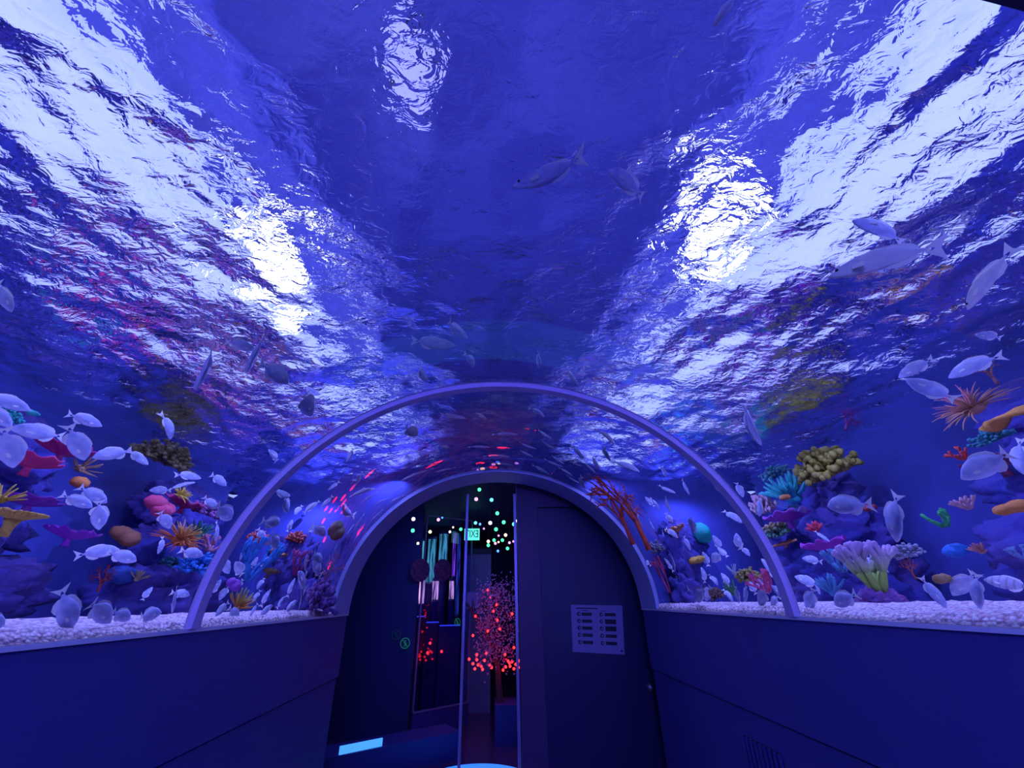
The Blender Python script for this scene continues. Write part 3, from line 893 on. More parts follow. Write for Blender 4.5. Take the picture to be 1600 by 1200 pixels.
def coral(grow, name, label, px, py, size_px, X, color, tip=None, seed=1, tilt=0.35, kw={}, sz=(1, 1, 1), spin=0.0, anchor=0.0):
    """size_px: width across; the coral leans out from its rock towards the tunnel"""
    q, s = spot(px, py, X)
    q, s = spot(px, py, X, Y_SLEEVE - 0.04 - 0.5 * size_px * s)
    R = random.Random(seed * 31 + 5)
    mb = grow(R, **kw)
    o = mb.build(name, cmat(color, tip), smooth=True)
    S = size_px * s
    q = q - Vector((0, 0, anchor * S))
    side = 1 if q.x < 0 else -1
    M = Matrix.Translation(q) @ Matrix.Rotation(side * tilt, 4, 'Y') @ Matrix.Rotation(spin, 4, 'Z') @ Matrix.Diagonal((S * sz[0], S * sz[1], S * sz[2], 1))
    o.matrix_world = M
    tag(o, label, 'coral')
    return o
MAG = (0.85, 0.03, 0.30); PUR = (0.50, 0.03, 0.62); ORA = (0.95, 0.30, 0.04); YEL = (0.80, 0.55, 0.05); BRN = (0.50, 0.28, 0.06)
TEA = (0.02, 0.60, 0.55); GRN = (0.10, 0.55, 0.12); BLU = (0.02, 0.30, 0.95); RED = (0.85, 0.06, 0.05); WHT = (0.75, 0.72, 0.75); PNK = (0.90, 0.35, 0.50); LIM = (0.40, 0.62, 0.08)
P = dict
# --- left side, near to far
coral(g_plate, 'plate_coral', 'magenta plate coral nearer the left edge, under the big silver fish', 48, 722, 82, -2.3, (0.9, 0.03, 0.22), seed=1, tilt=0.1, anchor=0.1)
coral(g_plate, 'plate_coral', 'dark pink plate coral behind the magenta one, left edge reef', 98, 704, 74, -2.4, (0.55, 0.02, 0.25), seed=2, tilt=0.1, anchor=0.1)
coral(g_plate, 'plate_coral', 'long flat purple plate coral at far left, mid height', 48, 782, 84, -2.4, (0.32, 0.02, 0.5), seed=3, tilt=0.05, sz=(1, 1, 0.7), anchor=0.1)
coral(g_plate, 'plate_coral', 'bright violet plate coral low on the far-left rock', 112, 832, 66, -2.4, (0.42, 0.03, 0.7), seed=4, tilt=0.15, anchor=0.15)
coral(g_hand, 'finger_coral', 'yellow finger coral cut by the left edge', 2, 780, 60, -2.2, YEL, seed=5, tilt=0.6, kw=P(n=14, thick=0.03))
coral(g_palm, 'palm_coral', 'yellow-brown umbrella coral on a short stem, lower far left', 20, 812, 95, -2.2, (0.75, 0.45, 0.06), seed=6, tilt=0.15)
coral(g_blob, 'ball_sponge', 'round orange sponge above the pair of fish, far left', 123, 756, 28, -2.4, ORA, seed=7, kw=P(n=1))
coral(g_hand, 'finger_coral', 'drooping brown finger coral beside the dark pink plate', 125, 732, 55, -2.45, (0.45, 0.25, 0.12), seed=8, tilt=1.3, kw=P(n=16, thick=0.022))
coral(g_bush, 'bush_coral', 'faint teal bush coral at the left edge above the fish', 8, 655, 50, -2.5, TEA, seed=60, tilt=0.4)
coral(g_twist, 'ribbon_coral', 'teal ribbon coral under the bright fish at the left edge', 42, 640, 46, -2.3, (0.02, 0.6, 0.6), seed=61, spin=0.5)
coral(g_blob, 'ball_sponge', 'brown-orange sponge on the dark rock behind two fish', 193, 845, 44, -2.5, (0.45, 0.16, 0.06), seed=9, kw=P(n=3))
coral(g_fan, 'sea_fan', 'thin dark red branching sea fan low left, under the paired fish', 152, 925, 60, -2.4, (0.6, 0.05, 0.04), seed=10, tilt=0.2)
coral(g_dome, 'brain_coral', 'dim blue brain coral low behind the gravel fish at left', 188, 903, 46, -2.5, (0.02, 0.10, 0.5), seed=11)
coral(g_hand, 'finger_coral', 'small tan finger coral beside the dim blue brain coral', 214, 905, 30, -2.4, (0.6, 0.45, 0.25), seed=12, kw=P(n=12, thick=0.05))
coral(g_bush, 'bush_coral', 'large dim yellow-brown bush coral high left of the ring', 252, 722, 90, -2.55, (0.30, 0.24, 0.08), seed=13, kw=P(n=150, r=0.04))
coral(g_plate, 'plate_coral', 'crimson plate coral left of the ring below the bush coral', 288, 787, 52, -2.4, (0.6, 0.03, 0.25), seed=14, anchor=0.1)
coral(g_anemone, 'anemone', 'small yellow daisy-like anemone with red heart, left of the ring', 281, 774, 26, -2.3, (0.9, 0.75, 0.1), tip=(0.9, 0.6, 0.05), seed=15, tilt=0.9, kw=P(n=40, r=0.04, droop=0.2))
coral(g_blob, 'ball_sponge', 'pink-red lobed sponge behind a small fish, left of the ring', 244, 800, 44, -2.35, (0.95, 0.08, 0.22), seed=16, kw=P(n=4))
coral(g_anemone, 'anemone', 'orange and yellow anemone with long tentacles, left of the ring', 278, 846, 56, -2.3, (0.95, 0.22, 0.06), tip=(0.95, 0.65, 0.15), seed=17, tilt=0.8, kw=P(n=90))
coral(g_hand, 'finger_coral', 'dark green finger coral beside the orange anemone', 308, 838, 50, -2.4, (0.04, 0.35, 0.2), seed=18, kw=P(n=14, thick=0.03))
coral(g_bush, 'bush_coral', 'lilac bush coral between fish just outside the ring, left', 318, 803, 50, -2.4, (0.45, 0.15, 0.5), seed=19)
coral(g_branch, 'branching_coral', 'pale pink branching coral touching the left limb of the ring', 326, 862, 40, -2.3, PNK, seed=20, kw=P(n=6, levels=3, thick=0.06))
coral(g_bush, 'bush_coral', 'bright blue bush coral left of the ring near the gravel', 308, 893, 62, -2.2, BLU, seed=21, kw=P(n=150, r=0.04))
coral(g_bush, 'bush_coral', 'dull teal bush coral under the orange anemone', 268, 885, 40, -2.5, (0.04, 0.25, 0.35), seed=22)
# --- left side beyond the ring
coral(g_branch, 'branching_coral', 'blue branching coral tall against the left wall beyond the ring', 388, 905, 60, -2.0, (0.03, 0.3, 0.85), seed=23, kw=P(n=5, levels=3, thick=0.05), sz=(1, 1, 1.5))
coral(g_bush, 'bush_coral', 'rose-red bush coral beyond the left limb of the ring', 400, 846, 34, -2.1, (0.9, 0.15, 0.15), seed=24)
coral(g_bush, 'bush_coral', 'rusty round bush coral right of the rose-red one', 461, 846, 30, -2.0, (0.75, 0.14, 0.1), seed=25)
coral(g_plate, 'plate_coral', 'small ochre plate coral beyond the ring, upper left', 433, 866, 26, -2.0, (0.7, 0.35, 0.08), seed=26, anchor=0.1)
coral(g_plate, 'plate_coral', 'small brown plate coral below the ochre one', 420, 893, 26, -2.0, (0.4, 0.2, 0.1), seed=27, anchor=0.1)
coral(g_branch, 'branching_coral', 'plum branching coral among fish beyond the ring at left', 462, 898, 44, -1.9, (0.55, 0.05, 0.3), seed=28, kw=P(n=6, levels=3, thick=0.05))
coral(g_hand, 'finger_coral', 'olive and orange finger coral low behind the left ring foot', 372, 948, 44, -1.8, (0.7, 0.22, 0.05), tip=(0.45, 0.5, 0.1), seed=29, tilt=0.6, kw=P(n=20, thick=0.035))
coral(g_blob, 'ball_sponge', 'purple sponge above the olive finger coral', 363, 918, 22, -1.8, (0.35, 0.05, 0.6), seed=30, kw=P(n=3))
coral(g_bush, 'bush_coral', 'violet-mauve bush coral in the far left corner by the collar', 496, 945, 50, -1.55, (0.35, 0.15, 0.55), seed=31, kw=P(n=120, r=0.05))
coral(g_blob, 'ball_sponge', 'dark olive lobed sponge left of the collar, mid height', 521, 838, 24, -1.8, (0.12, 0.14, 0.08), seed=32, kw=P(n=4))
coral(g_fan, 'sea_fan', 'dull pink sea fan beside the left foot of the collar', 500, 925, 44, -1.6, (0.5, 0.12, 0.25), seed=33)
# --- right side beyond the ring
coral(g_fan, 'sea_fan', 'tall orange-red sea fan right of the collar', 1020, 856, 70, 1.62, (0.95, 0.10, 0.03), seed=34, tilt=0.15, sz=(0.9, 1, 1.3))
coral(g_fan, 'sea_fan', 'second orange-red sea fan leaning behind the tall one', 1003, 842, 60, 1.7, (0.85, 0.08, 0.04), seed=35, tilt=0.3, sz=(0.8, 1, 1.3))
coral(g_plate, 'plate_coral', 'small orange plate coral above the fish right of the sea fan', 1054, 829, 26, 1.8, (0.9, 0.35, 0.1), seed=36, anchor=0.1)
coral(g_blob, 'ball_sponge', 'smooth turquoise cone sponge inside the right of the ring', 1098, 838, 28, 2.2, (0.0, 0.65, 0.5), seed=37, kw=P(n=1), sz=(1, 1, 1.4))
coral(g_bush, 'bush_coral', 'grey knobbly bush coral right of the sea fans', 1028, 862, 22, 1.7, (0.4, 0.4, 0.5), seed=38)
coral(g_branch, 'branching_coral', 'hot pink branching coral low right of the collar', 1046, 924, 34, 1.6, (0.95, 0.1, 0.3), seed=39, kw=P(n=4, levels=3, thick=0.04), sz=(0.8, 0.8, 1.5))
coral(g_bush, 'bush_coral', 'small tan bush coral on the gravel right of the collar', 1063, 912, 20, 1.6, (0.55, 0.4, 0.3), seed=40)
coral(g_blob, 'ball_sponge', 'golden yellow sponge between fish inside the right of the ring', 1089, 878, 22, 1.9, (0.95, 0.55, 0.03), seed=41, kw=P(n=2), sz=(1.3, 1, 0.7))
coral(g_hand, 'finger_coral', 'green leafy coral low among the fish beyond the ring, right', 1146, 926, 30, 1.8, (0.08, 0.4, 0.12), seed=42)
coral(g_bush, 'bush_coral', 'brown bush coral on the gravel beyond the ring, right', 1121, 934, 26, 1.65, (0.3, 0.15, 0.12), seed=43)
coral(g_bush, 'bush_coral', 'yellow-green beaded bush coral beyond the ring, right', 1171, 906, 38, 1.95, (0.5, 0.45, 0.1), seed=44)
coral(g_hand, 'twig_coral', 'small white twig coral above the fish crowd, right', 1147, 895, 24, 1.8, (0.5, 0.6, 0.7), seed=45, kw=P(n=6, thick=0.04))
coral(g_branch, 'branching_coral', 'magenta branching coral half behind the right limb of the ring', 1200, 925, 44, 1.75, (0.9, 0.08, 0.3), seed=46, kw=P(n=5, levels=3, thick=0.05))
# --- right side, outside the ring
coral(g_bush, 'bush_coral', 'pale pink beaded coral hugging the right limb of the ring', 1198, 800, 40, 2.5, (0.8, 0.5, 0.6), seed=47, sz=(0.8, 1, 1.7))
coral(g_hand, 'finger_coral', 'teal finger coral spreading under the surface, right reef', 1240, 778, 84, 2.45, TEA, seed=48, tilt=0.5, kw=P(n=20, thick=0.04))
coral(g_bush, 'bush_coral', 'pale teal bush coral right of the ring, just under the surface', 1212, 745, 44, 2.5, (0.15, 0.5, 0.6), seed=49)
coral(g_blob, 'ball_sponge', 'small orange ball sponge on the green coral, right reef', 1228, 779, 16, 2.3, (0.9, 0.35, 0.08), seed=50, kw=P(n=2))
coral(g_plate, 'plate_coral', 'purple plate coral below the teal fingers, right reef', 1231, 808, 56, 2.35, (0.4, 0.04, 0.55), seed=51, tilt=0.15, anchor=0.1)
coral(g_bush, 'bush_coral', 'green and orange bush coral under the purple plate', 1216, 836, 50, 2.45, (0.1, 0.35, 0.2), tip=(0.5, 0.35, 0.15), seed=52)
coral(g_plate, 'plate_coral', 'thin orange-brown plate coral under the green and orange bush', 1226, 848, 34, 2.4, (0.65, 0.22, 0.1), seed=53, sz=(1, 1, 0.5), anchor=0.1)
coral(g_bush, 'bush_coral', 'large yellow-olive bush coral high on the right reef', 1300, 742, 100, 2.5, (0.42, 0.36, 0.04), seed=54, kw=P(n=170, r=0.05), sz=(0.9, 0.9, 1.2))
coral(g_fan, 'sea_fan', 'dim magenta sea fan near the surface on the right reef', 1322, 672, 60, 2.6, (0.5, 0.03, 0.35), seed=55, tilt=-0.2)
coral(g_hand, 'star_coral', 'small red star coral above the violet plate', 1275, 828, 28, 2.3, (0.95, 0.08, 0.15), seed=56, kw=P(n=9, thick=0.1))
coral(g_plate, 'plate_coral', 'violet plate coral beneath the red star coral', 1292, 852, 60, 2.3, (0.5, 0.03, 0.6), seed=57, tilt=0.2, anchor=0.1)
coral(g_blob, 'ball_sponge', 'dim red sponge behind the tail of the wide silver fish', 1360, 796, 22, 2.5, (0.5, 0.05, 0.06), seed=58, kw=P(n=2))
coral(g_branch, 'branching_coral', 'light blue branching coral left of the big branching coral', 1318, 893, 54, 1.9, (0.15, 0.45, 0.8), seed=59, kw=P(n=5, levels=3, thick=0.05), tilt=0.2)
coral(g_hand, 'finger_coral', 'blue fingered coral low beside the right ring foot', 1302, 925, 50, 1.8, (0.12, 0.45, 0.8), seed=62, kw=P(n=16, thick=0.05))
rock('violet encrusted boulder under the big branching coral', [(tuple(spot(1378, 945, 1.85)[0]), 0.085, (1.2, 1.0, 0.8))], M_VROCK, 9)
coral(g_branch, 'branching_coral', 'big branching coral, lime green below with mauve-white tips', 1375, 925, 105, 1.85, LIM, tip=(0.62, 0.42, 0.75), seed=63, kw=P(n=7, levels=3, thick=0.062, spread=0.62, bulb=1.35), tilt=0.05, sz=(1, 0.8, 1.1))
coral(g_bush, 'cauliflower_coral', 'grey-white cauliflower coral right of the big branching coral', 1422, 868, 46, 2.0, (0.55, 0.58, 0.75), seed=64)
coral(g_fan, 'sea_fan', 'orange-red sea fan drooping under the cauliflower coral', 1432, 905, 50, 2.05, (0.75, 0.15, 0.08), seed=65, sz=(1, 1, 0.9))
coral(g_branch, 'branching_coral', 'bright green forked coral in open water, far right', 1478, 822, 56, 2.3, (0.03, 0.55, 0.15), seed=66, kw=P(n=3, levels=2, thick=0.07), sz=(1, 1, 1.1))
coral(g_branch, 'branching_coral', 'pink knobbly coral between green fork and orange sponge', 1515, 795, 44, 2.35, (0.85, 0.45, 0.5), seed=67, kw=P(n=6, levels=2, thick=0.06))
coral(g_blob, 'ball_sponge', 'orange lobed sponge at the right edge', 1588, 798, 52, 2.2, (0.95, 0.32, 0.03), seed=68, kw=P(n=3), sz=(1, 1, 0.7))
coral(g_dome, 'brain_coral', 'bright blue brain coral low on the far right', 1496, 864, 38, 2.35, (0.02, 0.25, 0.9), seed=69)
coral(g_hand, 'star_coral', 'salmon star coral right of the blue brain coral', 1534, 862, 34, 2.35, (0.85, 0.35, 0.3), seed=70, tilt=0.9, kw=P(n=16, thick=0.05))
coral(g_blob, 'ball_sponge', 'tan sponge low behind the diving fish at right', 1474, 908, 28, 2.1, (0.6, 0.38, 0.15), seed=71, kw=P(n=2))
coral(g_branch, 'branching_coral', 'pale blue twig coral at the right edge, low', 1600, 872, 36, 2.2, (0.3, 0.5, 0.9), seed=72)
coral(g_twist, 'ribbon_coral', 'orange twisted ribbon coral at the far right', 1570, 655, 95, 2.35, (0.9, 0.38, 0.05), seed=73, spin=1.4, tilt=0.3)
coral(g_anemone, 'anemone', 'pinkish anemone with long curling tentacles, upper right reef', 1525, 640, 80, 2.4, (0.7, 0.35, 0.2), tip=(0.85, 0.3, 0.35), seed=74, tilt=0.7, kw=P(n=60, r=0.02, L=0.6))
coral(g_fan, 'sea_fan', 'brownish-pink sea fan behind the upper right fish pair', 1560, 600, 90, 2.55, (0.6, 0.22, 0.22), seed=75, tilt=0.2)
coral(g_branch, 'branching_coral', 'red fingered coral left of the orange ribbon coral, lower', 1508, 716, 44, 2.35, (0.85, 0.06, 0.05), seed=76, kw=P(n=4, levels=2, thick=0.06), tilt=0.9)
coral(g_bush, 'bush_coral', 'dim teal bush coral under the orange ribbon coral', 1552, 690, 60, 2.5, (0.04, 0.35, 0.4), seed=77)
coral(g_plate, 'plate_coral', 'dark maroon plate coral behind the large fish at right', 1560, 722, 90, 2.55, (0.25, 0.03, 0.12), seed=78, anchor=0.1)

# ------------------------------------------------------------------ far end of the tunnel: door wall and the mirror room
M_DOOR = mat('dark_navy_door', (0.009, 0.011, 0.07), 0.45, bump=(180, 0.08, 0.001))
M_JAMB = mat('dark_violet_jamb', (0.05, 0.025, 0.10), 0.5)
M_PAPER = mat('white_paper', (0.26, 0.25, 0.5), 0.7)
M_INK = mat('black_ink', (0.02, 0.02, 0.04), 0.7)
M_FLOOR = mat('dark_glossy_floor', (0.09, 0.05, 0.14), 0.22, bump=(30, 0.05, 0.002))
M_ROOM = mat('night_blue_room_wall', (0.03, 0.04, 0.16), 0.6)
M_POST = mat('blue_grey_aluminium', (0.35, 0.35, 0.55), 0.35, metallic=0.3)
struct(MB().box((-1.2, Y_BACK - 0.12, -0.1), (1.2, Y_END, 0)).build('floor', M_FLOOR))
struct(MB().box((-5, Y_END, -0.1), (5, 13, 0)).build('floor_room', M_FLOOR))
struct(MB().box((-5, Y_END + 0.1, 3.04), (5, 13, 3.1)).build('ceiling_room', M_ROOM))
struct(MB().box((-5, 13, 0), (5, 13.1, 3.04)).build('wall_room_end', M_ROOM))
for s in (-1, 1):
    lo, hi = sorted((s * 5, s * 5.1)); struct(MB().box((lo, Y_END, 0), (hi, 13, 3.04)).build('wall_room_' + ('left' if s < 0 else 'right'), M_ROOM))
    lo, hi = sorted((s * 1.33, s * 5)); struct(MB().box((lo, Y_END, 0), (hi, Y_END + 0.1, 3.04)).build('wall_tunnel_end_' + ('left' if s < 0 else 'right'), M_ROOM))
struct(MB().box((-1.33, Y_END + 0.001, SILL + B_ + 0.08), (1.33, Y_END + 0.1, 3.04)).build('wall_tunnel_end_top', M_ROOM))
struct(MB().box((-1.32, Y_BACK - 0.25, 0), (1.32, Y_BACK - 0.12, 2.97)).build('wall_back_light_block', M_ROOM))  # unseen wall put across the tunnel back to shut out hood light
# door wall
YD = 4.10
dx0, dx1, dz = 0.39, 1.30, 2.44
struct(MB().box((0.19, YD, 0), (dx0, YD + 0.08, 3.04)).build('wall_door_jamb_left', M_JAMB))
struct(MB().box((dx1, YD, 0), (2.2, YD + 0.08, 3.04)).build('wall_door_jamb_right', M_JAMB))
struct(MB().box((dx0, YD, dz), (dx1, YD + 0.08, 3.04)).build('wall_door_head', M_JAMB))
dr = struct(MB().box((dx0 + 0.005, YD + 0.035, 0.01), (dx1 - 0.005, YD + 0.075, dz - 0.005)).build('door_1', M_DOOR))
kn = MB().tube([(1.24, YD + 0.035, 1.0), (1.24, YD - 0.02, 1.0)], 0.012, 10).ball((1.24, YD - 0.035, 1.0), 0.03, 14, 10)
kn.build('door_knob', mat('dark_metal_knob', (0.3, 0.3, 0.35), 0.3, metallic=0.8), dr, True)
# notice on the door
c4 = [at_y(x, y, YD + 0.03) for x, y in ((892, 945), (972, 946), (976, 1023), (895, 1018.5))]
yp = YD + 0.030
nt_ = MB(); nt_.v = [(c.x, yp, c.z) for c in c4] + [(c.x, yp + 0.002, c.z) for c in c4]
nt_.f = [(0, 1, 2, 3)[::-1], (4, 5, 6, 7)] + [(i, (i + 1) % 4, 4 + (i + 1) % 4, 4 + i) for i in range(4)]
paper = nt_.build('notice', M_PAPER)
tag(paper, 'white paper notice with ten pictured entries, taped on the navy door', 'notice')
def pq(u, v):
    a = c4[0].lerp(c4[1], u); b = c4[3].lerp(c4[2], u); c = a.lerp(b, v)
    return (c.x, yp - 0.0012, c.z)
def quad(mb, u0, v0, u1, v1):
    n = len(mb.v); mb.v += [pq(u0, v0), pq(u0, v1), pq(u1, v1), pq(u1, v0)]; mb.f.append((n, n + 1, n + 2, n + 3))
def disc(mb, u, v, r, ry, r_in=0.0, N=20):
    n = len(mb.v)
    for j in range(N):
        a = 2 * PI * j / N
        mb.v.append(pq(u + r * math.cos(a), v + ry * math.sin(a))); mb.v.append(pq(u + r * r_in * math.cos(a) + 0.008, v + ry * r_in * math.sin(a)))
    for j in range(N):
        k = (j + 1) % N
        mb.f.append((n + 2 * j, n + 2 * k, n + 2 * k + 1, n + 2 * j + 1))
tb = MB(); quad(tb, 0.10, 0.06, 0.52, 0.085); quad(tb, 0.20, 0.115, 0.35, 0.13); quad(tb, 0.58, 0.12, 0.66, 0.135); disc(tb, 0.945, 0.93, 0.02, 0.025, 0.0)
tb.build('title_line', M_INK, paper)
for col_, (uc, u0, u1) in enumerate(((0.145, 0.20, 0.40), (0.58, 0.65, 0.865))):
    for r_ in range(5):
        v = 0.20 + 0.148 * r_
        h = 0.05 if (col_, r_) in ((1, 1), (1, 2)) else 0.034
        rb = MB(); disc(rb, uc, v, 0.036, 0.045, 0.45); rb.build('round_picture', M_INK, paper)
        rb = MB(); quad(rb, u0, v - h, u1, v + h); rb.build('text_block', M_INK, paper)
# vent in the lower right wall
def on_wall(px, py, X=1.215):
    d = ray(px, py); return EYE + d * ((X - EYE.x) / d.x)
va, vb = on_wall(1162, 1145), on_wall(1222, 1182)
vz1 = (va.z + vb.z) / 2; vy0, vy1 = vb.y, va.y
vt = MB().box((1.208, vy0, vz1 - 0.30), (1.2155, vy1, vz1)).build('wall_vent', mat('dark_vent_recess', (0.008, 0.008, 0.03), 0.8))
tag(vt, 'dark wall vent with upright slats, low on the right tunnel wall', 'vent')
nsl = 8
for k in range(nsl + 1):
    y = vy0 + (vy1 - vy0) * k / nsl
    MB().box((1.198, y - 0.006, vz1 - 0.30), (1.209, y + 0.006, vz1)).build('slat', M_DARKWALL, vt)
# glass partition with two uprights at the opening
gp = empty('glass_partition', (-0.31, YD + 0.02, 0))
tag(gp, 'glass partition with two slim metal uprights beside the navy door', 'partition')
ztop = at_y(722, 772, YD).z
def post(px, w, parent, Y=YD + 0.02, z1=None):
    x = at_y(px, 1000, Y).x - parent.location.x
    MB().box((x - w / 2, -0.015, 0), (x + w / 2, 0.015, z1 or ztop)).build('upright', M_POST, parent)
post(723.5, 0.022, gp); post(808, 0.022, gp)
# dark wall closing the left of the view, plinth, framed mirror panel
L0 = at_y(540, 1000, 5.6)
struct(MB().box((-5, 7.3, 0), (-1.2, 7.4, 3.04)).build('wall_room_divider', M_ROOM))
A = Vector((-1.75, 5.55, 0)); Bp = Vector((-0.40, 6.4, 0))
def slab(a, b, z0, z1, th, name, m, parent=None):
    d = (b - a).normalized(); n = Vector((-d.y, d.x, 0)) * th
    mb = MB(); mb.v = [(p.x, p.y, z) for z in (z0, z1) for p in (a, b, b + n, a + n)]
    mb.f = [(0, 3, 2, 1), (4, 5, 6, 7), (0, 1, 5, 4), (1, 2, 6, 5), (2, 3, 7, 6), (3, 0, 4, 7)]
    return mb.build(name, m, parent)
pl = slab(A, Bp, 0, 0.25, 0.45, 'plinth', M_DARKWALL)
tag(pl, 'low dark plinth running across the floor beyond the left wall', 'plinth')
M_CYAN = mat('cyan_light_strip', (0.1, 0.5, 0.9), 0.4, emit=(0.06, 0.32, 0.85), estr=1.1)
st = slab(A.lerp(Bp, 0.10) + Vector((0.0, 0.02, 0)), A.lerp(Bp, 0.38) + Vector((0, 0.04, 0)), 0.25, 0.32, 0.02, 'light_strip', M_CYAN)
tag(st, 'short glowing cyan strip on the plinth at the left wall end', 'light')
def thin_glass(name, tintc, k=0.06):
    m = bpy.data.materials.new(name); m.use_nodes = True; nt = m.node_tree; nt.nodes.clear()
    out = nt.nodes.new('ShaderNodeOutputMaterial'); mx = nt.nodes.new('ShaderNodeMixShader'); t_ = nt.nodes.new('ShaderNodeBsdfTransparent'); g = nt.nodes.new('ShaderNodeBsdfGlossy')
    t_.inputs[0].default_value = (*tintc, 1); g.inputs['Roughness'].default_value = 0.02; mx.inputs[0].default_value = k
    nt.links.new(t_.outputs[0], mx.inputs[1]); nt.links.new(g.outputs[0], mx.inputs[2]); nt.links.new(mx.outputs[0], out.inputs[0])
    return m
M_TG = thin_glass('tinted_panel_glass', (0.8, 0.82, 1.0))
PA, PB = Vector((-1.15, 7.35, 0)), Vector((-0.40, 7.95, 0))
pn = empty('glass_panel', (0, 0, 0)); tag(pn, 'tall framed glass panel with two dark round decals, left of the opening', 'glass panel')
slab(PA, PB, 0.25, 2.95, 0.01, 'pane', M_TG, pn)
for nm, a, b, z0, z1 in (('frame_side', PA, PA.lerp(PB, 0.02), 0.25, 2.95), ('frame_side', PA.lerp(PB, 0.98), PB, 0.25, 2.95), ('frame_top', PA, PB, 2.935, 2.95), ('frame_bottom', PA, PB, 0.25, 0.27)):
    slab(a - Vector((0, 0.01, 0)), b - Vector((0, 0.01, 0)), z0, z1, 0.03, nm, M_POST, pn)
slab(PA, PB, 0, 0.25, 0.03, 'kick_plate', M_DARKWALL, pn)
def panel_pt(px, py):
    d = ray(px, py); e = (PB - PA); n = Vector((-e.y, e.x, 0)).normalized()
    t = (PA - EYE).dot(n) / d.dot(n); return EYE + d * t - n * 0.03, e.normalized()
def decal(px, py, r, m, label, name, cat, ring=0.0, fig=False, Y=None, parts=None):
    if Y is None: c, e = panel_pt(px, py)
    else: c, e = at_y(px, py, Y), Vector((1, 0, 0))
    n = Vector((-e.y, e.x, 0)); U = Vector((0, 0, 1)); N = 28
    mb = MB()
    for j in range(N):
        a = 2 * PI * j / N; o_ = e * math.cos(a) + U * math.sin(a)
        mb.v += [o_ * r, o_ * r * ring, o_ * r * ring - n * 0.004, o_ * r - n * 0.004]
    for j in range(N):
        k = (j + 1) % N
        for q in range(4):
            mb.f.append((4 * j + q, 4 * j + (q + 1) % 4, 4 * k + (q + 1) % 4, 4 * k + q))
    o = mb.build(name, m); o.location = c
    tag(o, label, cat)
    if fig:
        f = MB()
        for (x0, z0, x1, z1) in ((0, .2, 0, -.15), (0, -.15, -.25, -.6), (0, -.15, .25, -.6), (-.3, .05, .3, .05), (-.55, .6, .55, -.6)):
            a = e * (x0 * r) + U * (z0 * r); b = e * (x1 * r) + U * (z1 * r)
            f.tube([a, b], r * 0.06, 5)
        f.ball(U * (0.42 * r), r * 0.14, 8, 6)
        f.build('walking_figure', m, o)
    return o
M_DEC = mat('dark_maroon_decal', (0.06, 0.015, 0.06), 0.6, var=(0.22, 0.06, 0.14), vscale=22)
M_GRN = mat('glowing_green_sticker', (0.05, 0.6, 0.2), 0.5, emit=(0.01, 0.16, 0.06), estr=0.5)  # faint glow put into the sticker, which is no lamp
for (px, lb) in ((655, 'left one of two dark round patterned decals on the glass panel'), (690, 'right one of two dark round patterned decals on the glass panel')):
    decal(px, 891, 0.17, M_DEC, lb, 'round_decal', 'decal')
decal(633, 1005, 0.07, M_GRN, 'brightest green round sticker with walking figure, lowest of the three', 'round_sticker', 'sticker', 0.86, True, 7.25)
decal(619, 992, 0.065, mat('dim_green_sticker', (0.03, 0.35, 0.15), 0.5), 'dim green round sticker on the dark wall, leftmost of the three', 'round_sticker', 'sticker', 0.86, True, 7.25)
decal(713, 972, 0.055, M_GRN, 'small green round sticker at the right edge of the glass panel', 'round_sticker', 'sticker', 0.86, True)
# lit display tubes and jars behind the panel
def tube_col(px, y0, y1, Y, w_px, m, name, label, cat):
    a = at_y(px, y0, Y); b = at_y(px, y1, Y)
    r = (at_y(px + w_px / 2, y1, Y) - at_y(px - w_px / 2, y1, Y)).length / 2
    t = empty(name, (a.x, Y, b.z)); tag(t, label, cat)
    H = a.z - b.z
    MB().tube([(0, 0, 0), (0, 0, H)], r, 20).build('tube_body', m, t, True)
    MB().tube([(0, 0, H), (0, 0, H + 0.05)], r * 1.08, 20).build('cap', M_POST, t)
    MB().tube([(0, 0, -0.03), (0, 0, 0)], r * 1.08, 20).build('collar', M_POST, t)
    if b.z > 0.05: MB().tube([(0, 0, -b.z), (0, 0, -0.03)], r * 1.1, 16).build('stand', M_DARKWALL, t)
    return t
def glow(name, col, st_, scale=(14, 14, 1.5)):
    m = mat(name, tuple(c * 0.5 for c in col), 0.25, emit=col, estr=st_)
    nt = m.node_tree; b = nt.nodes['Principled BSDF']
    tc = nt.nodes.new('ShaderNodeTexCoord'); mp = nt.nodes.new('ShaderNodeMapping'); mp.inputs['Scale'].default_value = scale
    n = nt.nodes.new('ShaderNodeTexNoise'); n.inputs['Scale'].default_value = 2; n.inputs['Detail'].default_value = 3
    r = nt.nodes.new('ShaderNodeMapRange'); r.inputs['From Min'].default_value = 0.42; r.inputs['From Max'].default_value = 0.68; r.inputs['To Min'].default_value = 0.12 * st_; r.inputs['To Max'].default_value = 1.6 * st_
    nt.links.new(tc.outputs['Object'], mp.inputs[0]); nt.links.new(mp.outputs[0], n.inputs['Vector']); nt.links.new(n.outputs['Fac'], r.inputs['Value']); nt.links.new(r.outputs['Result'], b.inputs['Emission Strength'])
    return m
G_TEAL = glow('lit_teal_bubble_tube', (0.08, 0.42, 0.55), 0.7); G_PINK = glow('lit_pink_jar', (0.55, 0.30, 0.62), 1.0); G_VIO = glow('lit_violet_tube', (0.25, 0.05, 0.75), 0.9); G_BLU = glow('dim_blue_tube', (0.03, 0.06, 0.5), 0.5)
